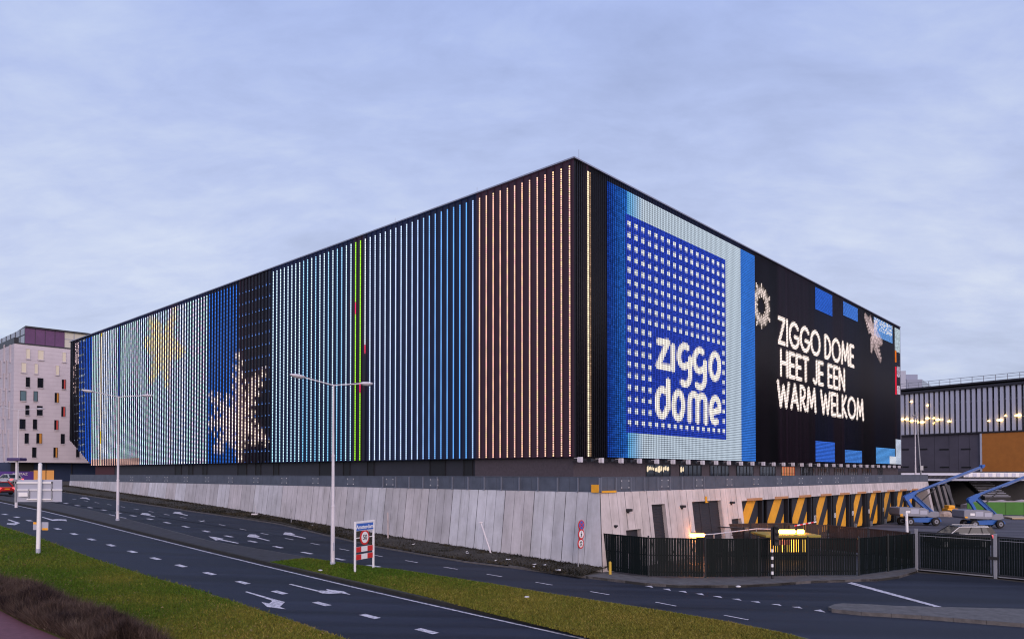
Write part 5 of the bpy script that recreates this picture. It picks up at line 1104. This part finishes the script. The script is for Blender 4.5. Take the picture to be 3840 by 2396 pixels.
    arm(c5(1785, 752, 49), A(3060, 1956, 50), .05, 'red and white barrier arm raised slightly before the striped docks', 1)
    arm(c5(1480, 772, 50), c5(1040, 822, 46.5), .045, 'plain white barrier arm reaching over the courtyard fence', 2 and None or False) if False else None
    r = thing('handrail', 'thin pale rail bending along the top of the courtyard fence', 'rail', c5(1480, 772, 50)); m = MB(); m.path([c5(1620, 775, 50), c5(1480, 772, 50), c5(1110, 818, 47), c5(1030, 822, 46)], .035); m.build('rail_bar', M['pole'], r, True)
    for p in (c5(1480, 772, 50), c5(1110, 818, 47)): m = MB(); m.tube(p, (p.x, p.y, gz(p.x, p.y)), .04, .04, 8); m.build('rail_post', M['greypole'], r, True)
    for (xa, ya, da), (xb, yb, db), lab in (((600, 800, 47), (455, 793, 45), 'short dark barrier arm left of the narrow shutter door'), ((1390, 770, 49.5), (922, 740, 49), 'long dark barrier arm in front of the wide shutter')):
        arm(c5(xa, ya, da), c5(xb, yb, db), .04, lab, 0)
    # black and white banded signal pole
    p = P3(2896, 2169, .12); d = p.y; m1, m2 = MB(), MB(); zt = A(2896, 1975, d).z; r = thing('signal_pole', 'black and white banded traffic signal pole in front of the courtyard fence', 'traffic signal', p)
    zz = p.z; k = 0; ztop = A(2896, 2042, d).z
    while zz < ztop:
        m1.tube((p.x, p.y, zz-(.2 if k == 0 else 0)), (p.x, p.y, min(zz+.22, ztop)), .062, .062, 10); 
        if zz+.22 < ztop: m2.tube((p.x, p.y, zz+.22), (p.x, p.y, min(zz+.38, ztop)), .064, .064, 10)
        zz += .38; k += 1
    m1.tube((p.x, p.y, ztop), (p.x, p.y, zt), .062, .062, 10); m1.build('pole', M['black2'], r, True); m2.build('white_band', M['white'], r, True)
    m = MB(); a = A(2904, 2045, d-.1); b = A(2911, 1967, d-.1); m.bx(p.x+.05, p.x+.27, d-.22, d+.05, a.z, b.z); s = m.build('signal_head', M['black'], r, True, bevel=.02)
    for k in range(3):
        z = b.z-.18-k*(b.z-a.z-.3)/2.4; m = MB(); m.tube((p.x+.16, d-.24, z), (p.x+.16, d-.215, z), .075, .075, 12); m.build('signal_lens', M['glass'], s); m = MB(); m.bx(p.x+.07, p.x+.25, d-.36, d-.225, z+.08, z+.095); m.build('visor', M['black'], s)
    # lamps: the bar lamp, and the kiosk with its two tubes
    a, b = A(2549, 2006, 46), A(2640, 2006, 46); g0 = gz(a.x, a.y); c = (a+b)/2
    r = thing('bar_lamp', 'glowing orange bar lamp on a post inside the courtyard', 'lamp', (c.x, c.y, g0))
    m = MB(); m.tube((c.x, c.y+.12, g0-.2), (c.x, c.y+.12, c.z+.1), .05, .05, 8); m.build('post', M['fencepost'], r, True)
    m = MB(); m.bx(a.x-.05, b.x+.05, c.y+.02, c.y+.22, c.z+.10, c.z+.17); m.build('housing', M['black2'], r, True)
    m = MB(); m.tube((a.x, c.y, c.z), (b.x, c.y, c.z), .095, .095, 12); m.build('tube', M['sodium'], r, True, smooth=True)
    r = thing('canopy', 'small grey canopy on a pale post beside the orange bar lamp', 'canopy', c5(735, 980, 45.5)); q = c5(735, 850, 45.5); m = MB(); m.bx(q.x-.45, q.x+.45, q.y-.5, q.y+.5, q.z-.05, q.z+.03); m.build('roof', M['greypole'], r, True); m = MB(); m.bx(q.x-.14, q.x+.14, q.y-.1, q.y+.1, gz(q.x, q.y), q.z-.05); m.build('post', mat('cream_post', (.55, .42, .33), .6), r, True)
    d = 45.5; x0, x1 = A(2866, 2013, d).x, A(3072, 2013, d).x; zr = A(2900, 2013, d).z; g0 = gz((x0+x1)/2, d)
    r = thing('kiosk', 'yellow roofed kiosk with glowing orange windows behind the fence', 'kiosk', ((x0+x1)/2, d+1, g0))
    m = MB(); m.bx(x0, x1, d-.3, d+2.6, zr, zr+.14); m.build('roof', M['booth'], r, True, bevel=.02)
    xa, xb = A(2890, 2060, d).x, A(3030, 2060, d).x
    m = MB(); m.bx(xa-.1, xb+.3, d+.3, d+2.4, g0-.1, zr); wl = m.build('wall', M['black2'], r, True)
    nw = 7
    for k in range(nw):
        u0 = xa+(xb-xa)*k/nw+.04; u1 = xa+(xb-xa)*(k+1)/nw-.04; m = MB(); m.bx(u0, u1, d+.24, d+.3, zr-.95, zr-.12); m.build('window', M['boothwin'] if k in (0, 2, 4, 5) else mat('booth_window', (.3, .16, .03), .4, emit=(1, .62, .08), es=1.4), r, True)
    q = A(2945, 2030, d); m = MB(); m.bx(q.x-.3, q.x+.35, d+.2, d+.235, zr-.5, zr-.2); m.build('red_notice', mat('notice', (.6, .2, .15), .5, emit=(1, .25, .12), es=.5), r, True)
    for xa_, xb_ in ((2923, 2980), (2991, 3013)):
        a, b = A(xa_, 1992, d+1), A(xb_, 1992, d+1); m = MB(); m.tube(a, b, .11, .11, 10); t = m.build('roof_lamp', M['sodium'], r, True, smooth=True); m = MB(); m.bx(a.x+.1, a.x+.18, a.y-.05, a.y+.05, zr+.14, a.z-.1); m.bx(b.x-.18, b.x-.1, a.y-.05, a.y+.05, zr+.14, a.z-.1); m.build('lamp_bracket', M['black2'], t)
    # wet cobbles under the lamp
    sheet('courtyard_paving', [tuple(p) for p in np.array(FB[1:10])]+[(p.x, p.y) for p in inner], .06, mat('dark_cobbles', (.018, .015, .016), .6, var=.4, scale=4, bump=.6, bscale=8))
    q = [P(*p) for p in ((2440, 2098), (2560, 2076), (2700, 2080), (2800, 2096), (2780, 2125), (2560, 2122))]
    sheet('wet_paving', q, .075, mat('wet_paving', (.09, .07, .06), .22, var=.4, scale=5, bump=.8, bscale=9))
    # pale panel wall beyond the fence
    a, b = c5(1390, 812, 52), c5(1530, 822, 52); m = MB(); m.bx(a.x, b.x, 52, 52.08, .5, a.z); tag(m.build('screen_panel', M['signback'], bevel=.01), 'pale grey panel standing behind the courtyard fence left of the kiosk', 'panel')
build_fences()

# ------------------------------------------------------------------ boom lifts, cars, yard clutter
def build_lift(label):
    r = thing('boom_lift', label, 'boom lift', (0, 0, 0), 0, 'blue boom lifts parked in the yard')
    X = lambda x: (x-885)/66; Z = lambda z: (645-z)/66
    def side(pts, y0, y1, name, m, par=r, bev=.02):
        g = MB(); g.ext([(X(a), y0, Z(b)) for a, b in pts], (0, y1-y0, 0)); return g.build(name, m, par, bevel=bev)
    side([(800, 618), (820, 590), (905, 583), (1035, 590), (1052, 612), (1030, 625), (985, 610), (940, 622)], -.75, .75, 'chassis', M['lift'])
    for x in (795, 993):
        for y in (-1.0, .72):
            wz = .46; m = MB()
            m.tube((X(x), y-.16, wz), (X(x), y+.16, wz), wz, wz, 22); w_ = m.build('wheel', M['tyre'], r, bevel=.04)
            m = MB(); m.tube((X(x), y-.185, wz), (X(x), y+.185, wz), .24, .24, 16); m.build('rim', M['liftgrey'], w_); m = MB(); m.tube((X(x), y-.20, wz), (X(x), y+.20, wz), .09, .09, 8); m.build('hub', M['black2'], w_)
    for x in (795, 993): m = MB(); m.bx(X(x)-.08, X(x)+.08, -.9, .9, .38, .54); m.build('axle', M['black2'], r)
    side([(714, 512), (728, 506), (905, 511), (938, 528), (938, 574), (900, 578), (725, 572), (712, 560)], -1.1, 1.1, 'cover', M['liftgrey'], bev=.05)
    m = MB(); m.bx(X(760), X(795), -1.115, -1.10, Z(550), Z(532)); m.build('decal', M['white'], r)
    side([(940, 560), (975, 540), (1030, 540), (1040, 575), (1000, 585), (945, 580)], -.7, .5, 'turret', M['liftgrey'])
    m = MB(); m.bx(X(835), X(930), -.6, .6, Z(586), Z(572)); m.build('turntable', M['black2'], r)
    # lower arms
    def beam(a, b, wd, hd, y, name, m_, par=r):
        g = MB(); g.beam((X(a[0]), y, Z(a[1])), (X(b[0]), y, Z(b[1])), wd, hd); return g.build(name, m_, par, bevel=.02)
    beam((1015, 562), (862, 425), .34, .46, 0, 'lower_boom', M['lift'])
    beam((845, 510), (803, 432), .30, .30, 0, 'lower_link', M['lift'])
    beam((1015, 572), (875, 440), .10, .12, .26, 'tie_rod', M['black2'])
    side([(785, 432), (800, 418), (870, 388), (882, 400), (878, 425), (850, 440), (800, 462)], -.22, .22, 'boom_head', M['lift'])
    m = MB(); m.path([(X(1010), -.30, Z(560)), (X(930), -.32, Z(478)), (X(865), -.30, Z(420)), (X(905), -.24, Z(392)), (X(1050), -.20, Z(338))], .035, 7); m.build('hydraulic_hose', M['black'], r)
    for x0, x1, z0, z1 in ((800, 860, 556, 520), (870, 925, 560, 530)): m = MB(); m.bx(X(x0), X(x1), -1.118, -1.10, Z(z0), Z(z1)); m.build('cover_panel', M['signback'], r)
    m = MB(); m.bx(X(718), X(738), -1.118, -1.09, Z(568), Z(556)); m.build('warning_label', M['amber'], r)
    b = beam((828, 416), (1395, 207), .32, .30, 0, 'upper_boom', M['boom'])
    g = MB(); g.beam((X(830), -.18, Z(420)), (X(1390), -.18, Z(213)), .03, .06); g.build('boom_stripe', M['liftgrey'], b)
    g = MB(); g.beam((X(1080), 0, Z(330)), (X(1412), 0, Z(196)), .24, .20); g.build('boom_extension', M['lift'], b)
    side([(1392, 190), (1412, 185), (1414, 200), (1398, 215), (1388, 212)], -.3, .3, 'boom_tip', M['lift'])
    beam((1032, 372), (918, 470), .10, .12, 0, 'lift_cylinder', M['black2']); beam((940, 490), (905, 520), .1, .1, .0, 'hydraulic_hose', M['black2'])
    return r
q = P3(3000+885/2.027, 1650+645/2.027, .03); L1 = build_lift('blue boom lift nearest the striped docks, arm raised to the right')
k1 = 66*q.y/(F*2.027); L1.location = q; L1.scale = (k1, k1, k1); L1.rotation_euler = (0, 0, .04)
q = P3(3000+1368/2.027, 1650+664/2.027, .03); k1 = 66*q.y/(F*2.027)
L2 = dup(L1, q, .05, 'blue boom lift in front of the green hoarding, cut by the right edge'); L2.scale = (k1, k1, k1)

def make_car(label, paint, L_=4.4, W_=1.8, H_=1.65, group=None, suv=True, lit=True, loc=(0, 0, 0), rz=0):
    """car along local x, nose towards -x; widths narrow towards the roof"""
    r = thing('car', label, 'car', loc, rz, group); h = L_/2; bt = H_*(.655 if suv else .60); sec = []
    def loft(secs, name, m, par=r, smooth=True):
        g = MB(); n = len(secs[0]); vs = [p for s in secs for p in s]
        g.add(vs, [(i*n+j, i*n+(j+1) % n, (i+1)*n+(j+1) % n, (i+1)*n+j) for i in range(len(secs)-1) for j in range(n)]+[tuple(range(n-1, -1, -1)), tuple((len(secs)-1)*n+j for j in range(n))]); return g.build(name, m, par, smooth=smooth)
    def ring(x, hw, zb, zt): k = .12; return [(x, -hw+k*.4, zb), (x, hw-k*.4, zb), (x, hw, zb+k), (x, hw, zt-k*1.3), (x, hw-k, zt), (x, -hw+k, zt), (x, -hw, zt-k*1.3), (x, -hw, zb+k)]
    hw = W_/2; zb = .24
    loft([ring(-h, hw*.78, zb+.12, bt*.72), ring(-h+.12, hw*.92, zb+.04, bt*.84), ring(-h+.6, hw, zb, bt*.93), ring(-h+1.25, hw, zb, bt), ring(h-.9, hw, zb, bt+.04), ring(h-.25, hw*.97, zb+.03, bt+.03), ring(h-.06, hw*.92, zb+.08, bt-.04), ring(h, hw*.82, zb+.16, bt-.2)], 'body', paint)
    def gring(x, wb, wt, z0, z1): return [(x[0], -wb, z0), (x[0], wb, z0), (x[1], wt, z1), (x[1], -wt, z1)]
    a0, a1, b0, b1 = -h+1.05, -h+1.85, h-.10, h-.38
    if not suv: b0, b1 = h-.45, h-1.15
    g = MB(); wb, wt = hw*.95, hw*(.84 if suv else .76); z0, z1 = bt-.02, H_-.06
    g.hexa([(a0, -wb, z0), (b0, -wb, z0), (b0, wb, z0), (a0, wb, z0), (a1, -wt, z1), (b1, -wt, z1), (b1, wt, z1), (a1, wt, z1)]); g.build('windows', M['carglass'], r)
    loft([[(a1-.04, -wt, z1-.01), (a1-.04, wt, z1-.01), (a1-.02, wt-.05, z1+.03), (a1-.02, -wt+.05, z1+.03)], [(a1+.5, -wt-.01, z1-.01), (a1+.5, wt+.01, z1-.01), (a1+.5, wt-.1, H_), (a1+.5, -wt+.1, H_)], [(b1-.3, -wt-.01, z1-.01), (b1-.3, wt+.01, z1-.01), (b1-.3, wt-.1, H_-.02), (b1-.3, -wt+.1, H_-.02)], [(b1+.12, -wt, z1-.02), (b1+.12, wt, z1-.02), (b1+.10, wt-.08, z1+.02), (b1+.10, -wt+.08, z1+.02)]], 'roof', paint)
    for s in (-1, 1):
        for f0, f1 in ((0, 0), (.42, .40), (.74, .70), (.97, .95)):
            xb = a0+(b0-a0)*f0; xt = a1+(b1-a1)*f1; m = MB(); m.beam((xb, s*(wb+.008), z0), (xt, s*(wt+.008), z1), .07 if f0 < .9 else .36, .03, up=(0, 1, 0)); m.build('pillar', M['black'] if f0 < .9 and f0 else paint, r)
    for s in (-1, 1):
        m = MB()
        m.beam((a1-.05, s*(wt+.02), z1+.0), (b1-.1, s*(wt+.02), z1+.0), .025, .03); m.beam((a0+.15, s*(wb+.03), z0+.03), (b0-.35, s*(wb+.03), z0+.04), .03, .04); m.beam((a0+.12, s*(wb+.02), z0+.03), (a1-.03, s*(wt+.02), z1), .03, .04); m.beam((a1+.2, s*(wt-.06), H_+.03), (b1-.1, s*(wt-.06), H_+.02), .03, .03)
        m.build('chrome_trim', M['white'], r)
    for x in (-h+.82, h-.85):
        for s in (-1, 1):
            m = MB(); m.tube((x, s*(hw-.20), .33), (x, s*(hw+.01), .33), .33, .33, 20); w_ = m.build('wheel', M['tyre'], r, bevel=.03); m = MB(); m.tube((x, s*(hw-.1), .33), (x, s*(hw+.02), .33), .21, .21, 14); m.build('rim', M['greypole'], w_)
    for s in (-1, 1):
        m = MB(); m.bx(h-.32, h-.015, s*(hw*.80)-.17, s*(hw*.80)+.165, bt-.30, bt-.06); m.build('tail_light', M['taillight'] if lit else mat('tail_lens', (.35, .01, .02), .3), r, bevel=.03)
        m = MB(); m.bx(-h+.04, -h+.3, s*(hw*.72)-.16, s*(hw*.72)+.16, bt*.62, bt*.78); m.build('headlight', M['white'], r, bevel=.03)
        m = MB(); m.bx(a0+.42, a0+.6, s*(hw+.12)-.1, s*(hw+.12)+.1, bt+.02, bt+.16); m.build('mirror', paint, r, bevel=.03)
    m = MB(); m.bx(h-.02, h+.012, -.26, .26, .62, .73); m.build('number_plate', M['amber'], r)
    m = MB(); m.bx(h-.03, h+.008, -.6, .6, .30, .46); m.build('bumper', M['black2'], r)
    return r
navy = mat('car_paint_dark', (.008, .009, .014), .35, spec=.3); redp = mat('car_paint_red', (.42, .012, .012), .3, spec=.6); silv = mat('car_paint_silver', (.42, .42, .46), .3, metal=.4); gry = mat('car_paint_grey', (.08, .085, .10), .3, metal=.3)
q = A(3596, 2000, 55); make_car('dark estate car with red tail light parked behind the slatted gate', navy, loc=(q.x, q.y, gz(q.x, q.y)+.03), rz=-.06)
ra = math.atan2(-UL[1], -UL[0])
for (px_, py_), paint, lab in (((-15, 1856), redp, 'red car braking at the left picture edge'), ((34, 1816), silv, 'silver car with red brake lights queueing before the hotel'), ((2, 1800), gry, 'grey car ahead of the silver car in the queue'), ((178, 1796), gry, 'dark car beyond the back of the direction sign')):
    x, y = P(px_, py_); make_car(lab, paint, H_=1.48, suv=False, group='cars queueing on the far left', loc=(x, y, gz(x, y)+.03), rz=math.atan2(UL[1], UL[0])+math.pi+ .25)
def build_yard():
    c6 = lambda x, y, d: A(3000+x/2.027, 1650+y/2.027, d)
    # green hoarding and heaped tarpaulins
    d = 96; a, b = c6(1272, 470, d), c6(1760, 485, d); g0 = gz(a.x, d); zb = c6(1500, 625, d).z; r = thing('green_hoarding', 'bright green hoarding at the right edge behind the boom lifts', 'hoarding', (a.x, d, zb)); m = MB(); m.bx(a.x, b.x+6, d, d+.12, min(zb, g0)-.3, a.z); m.build('boards', M['green'], r, True)
    for k in range(6):
        m = MB(); x = a.x+.2+k*2.4; m.bx(x, x+.06, d-.03, d, min(zb, g0)-.3, a.z-.02); m.build('board_joint', mat('green_joint', (.03, .10, .012), .7), r, True)
    m = MB(); nx, ny = 40, 8; vs = []
    x0, x1 = c6(1310, 450, d+3).x, c6(1760, 450, d+3).x+5; zt = c6(1500, 442, d+3).z; z00 = c6(1500, 480, d+3).z
    for i in range(nx+1):
        for j in range(ny+1):
            x = x0+(x1-x0)*i/nx; y = d+.6+5*j/ny; e = math.sin(math.pi*j/ny)**.5*min(1, i/3); vs.append((x, y, z00-.2+(zt-z00+.1)*e*(.75+.5*mnoise.noise((x*.8, y*.6, 2)))))
    m.add(vs, [(i*(ny+1)+j, (i+1)*(ny+1)+j, (i+1)*(ny+1)+j+1, i*(ny+1)+j+1) for i in range(nx) for j in range(ny)]); 
    m.bx(x0, x1, d+.5, d+5.6, g0-.5, z00-.25); tag(m.build('tarpaulin_heap', M['tarp'], smooth=True), 'heap of pale and brown tarpaulins above the green hoarding', 'tarpaulins')
    # dark stand with pale step edges, above a black passage
    d = 112; r = thing('grandstand', 'dark grandstand with pale step edges above a black passage', 'grandstand', c6(1500, 560, d)); zt = c6(1300, 300, d).z; zl = c6(1300, 600, d).z
    xa, xb = c6(960, 400, d).x, c6(1760, 400, d).x+8
    m = MB(); m.bx(xa, xb, d+12, d+13, zl-2, zt+1.3); m.bx(xa, xb, d, d+12, zt-.2, zt+.15); m.build('back', M['stdark'], r, True)
    n = 11
    for k in range(n):
        f = k/(n-1); y = d+10*(1-f)-2; z = c6(1300, 308+(430-308)*f, y).z; xl = c6(1275+130*f, 400, y).x; xr = c6(1430+170*f, 400, y).x
        m = MB(); m.bx(xl, xr, y, y+1.0, z-.55, z); st = m.build('step', M['black'], r, True); m = MB(); m.bx(xl, xr, y-.03, y+.15, z+.003, z+.07); m.build('step_edge', M['signback'], st)
    m = MB(); m.bx(xa, xb, d+11, d+11.5, zl-2, zt-.3); m.build('passage', M['black'], r, True)
    # railing along the top of the stand
    zr0, zr1 = c6(1000, 300, d-4).z, c6(1000, 252, d-4).z; r = thing('terrace_railing', 'pale railing with leaning brackets along the terrace above the stand', 'railing', (xa, d-4, zr0)); x_0, x_1 = c6(770, 300, d-4).x, c6(1760, 300, d-4).x+6
    m = MB(); m.bx(x_0, x_1, d-4, d-3.8, zr1-.3, zr1+.05); m.build('top_rail', M['louvre'], r, True)
    m = MB(); m.bx(x_0, x_1, d-4, d-3.6, zr0-.15, zr0+.1); m.build('bottom_rail', M['signback'], r, True)
    k = 0
    while x_0+.3+k*.75 < x_1:
        x = x_0+.3+k*.75; m = MB(); m.beam((x, d-3.9, zr0+.1), (x+.55, d-3.9, zr1-.3), .05, .12); m.build('bracket', M['black2'], r, True); k += 1
    x = c6(1240, 270, d-4).x; m = MB(); m.bx(x, x_1, d-4.15, d-4.03, zr1-.55, zr1+.12); m.build('white_fascia', M['white'], r, True)
    k = 0
    while x+.2+k*1.15 < x_1-.5:
        m = MB(); m.bx(x+.2+k*1.15, x+.75+k*1.15, d-4.2, d-4.152, zr1-.48, zr1+.05); m.build('fascia_panel', M['louvre'], r, True); k += 1
    # stack of leaning beams
    dd = 100
    for k, (xt, yt, xb_, yb) in enumerate(((960, 350, 990, 540), (1010, 365, 1068, 575), (1045, 345, 1105, 575), (1085, 350, 1140, 560), (1120, 345, 1170, 555), (1100, 330, 1185, 548))):
        a, b = c6(xt, yt, dd+1.5), c6(xb_, yb, dd); b.z = min(b.z, gz(b.x, b.y)+.1); m = MB(); m.beam(a, b, .35, .45, up=(0, 1, 0)); tag(m.build('concrete_beam', mat('beam_concrete', (.13, .12, .12) if k < 4 else (.06, .06, .065), .85, var=.2), bevel=.03), ['pale concrete beam leaning beside the podium end', 'wide concrete beam leaning second from the podium end', 'wide concrete beam in the middle of the leaning beams', 'concrete beam leaning nearest the black passage', 'dark steel beam leaning against the black passage', 'thin dark beam crossing behind the leaning concrete beams'][k], 'beam', 'beams leaning beside the docks')
    # small yellow forklift and rubble between the lifts
    q = c6(1160, 590, 92); g0 = gz(q.x, 92); r = thing('yellow_loader', 'small yellow loader standing between the two blue boom lifts', 'loader', (q.x, 92, g0)); m = MB(); m.bx(q.x-.9, q.x+.5, 91.5, 92.8, g0+.5, g0+.95); m.bx(q.x-.7, q.x+.1, 91.6, 92.7, g0+.95, g0+1.35); m.build('body', M['amber'], r, True, bevel=.1)
    m = MB(); m.bx(q.x+.8, q.x+2.1, 91.4, 92.9, g0+.35, g0+.9); m.build('engine', M['black2'], r, True, bevel=.06)
    for x in (-.8, .4, 1.6):
        m = MB(); m.tube((q.x+x, 91.3, g0+.38), (q.x+x, 91.6, g0+.38), .38, .38, 16); m.build('wheel', M['tyre'], r, True)
    for (x, y), s, lab in (((1105, 565), .9, 'pale block at the foot of the leaning beams'), ((1230, 600), .8, 'light brown rubble beside the front wheel of the right lift')):
        q = c6(x, y, 90); g0 = gz(q.x, 90); m = MB(); m.ell((q.x, 90, g0+.2), (s, .6, s*.6), 9, 5); 
        for i, v in enumerate(m.v): m.v[i] = (v[0]+.2*mnoise.noise((v[0]*2, v[2]*3, 1)), v[1], v[2]+.15*mnoise.noise((v[0]*3, v[1]*3, 5)))
        tag(m.build('rubble', mat('rubble', (.34, .27, .23), .9, var=.3)), lab, 'rubble')
    q = c6(1640, 607, 88); m = MB(); g0 = gz(q.x, 88); m.ext([(q.x-1.1, 87, g0+.12), (q.x+1.2, 87, g0+.12), (q.x+1.4, 89, g0+.22), (q.x-.9, 89, g0+.22)], (0, 0, .12)); m.bx(q.x-.9, q.x+1.1, 87.3, 88.7, g0, g0+.13); tag(m.build('board', mat('board', (.45, .36, .24), .7)), 'pale boards lying on the yard right of the second lift', 'boards')
    # litter
    lit = mat('litter', (.62, .62, .64), .6)
    spots = [(1548, 2042), (1735, 2056), (1748, 2070), (1750, 2076), (1856, 2104), (1905, 2100), (2000, 2126), (2002, 2118), (2040, 2120), (2068, 2108), (2092, 2139), (2098, 2140), (1535, 2031), (1168, 1972)]
    for i, (x, y) in enumerate(spots):
        p = P3(x, y, .28); s = random.uniform(.08, .17); m = MB(); m.add([p+Vector((random.uniform(-s, s), random.uniform(-s, s), random.uniform(0, .10))) for _ in range(5)], [(0, 1, 2), (0, 2, 3), (0, 3, 4), (1, 2, 4)]); m.ext([p+Vector((0, 0, .02)), p+Vector((s, .02, .05)), p+Vector((s*.8, s, .06)), p+Vector((-.03, s*.8, .03))], (0, 0, .01))
        tag(m.build('litter', lit), 'scrap of pale litter caught in the ivy along the wall', 'litter', 'litter along the wall')
    for x, y, lab in ((1201, 2138, 'crumpled white paper lying on the turf beside the street lamp'), (1976, 2238, 'white scrap lying in the middle of the median turf'), (2769, 2198, 'white scrap in the gutter by the pavement kerb')):
        p = P3(x, y, .16); m = MB(); m.ell(p, (.13, .09, .05), 8, 5); tag(m.build('litter', lit), lab, 'litter', 'litter on the median and gutter')
build_yard()
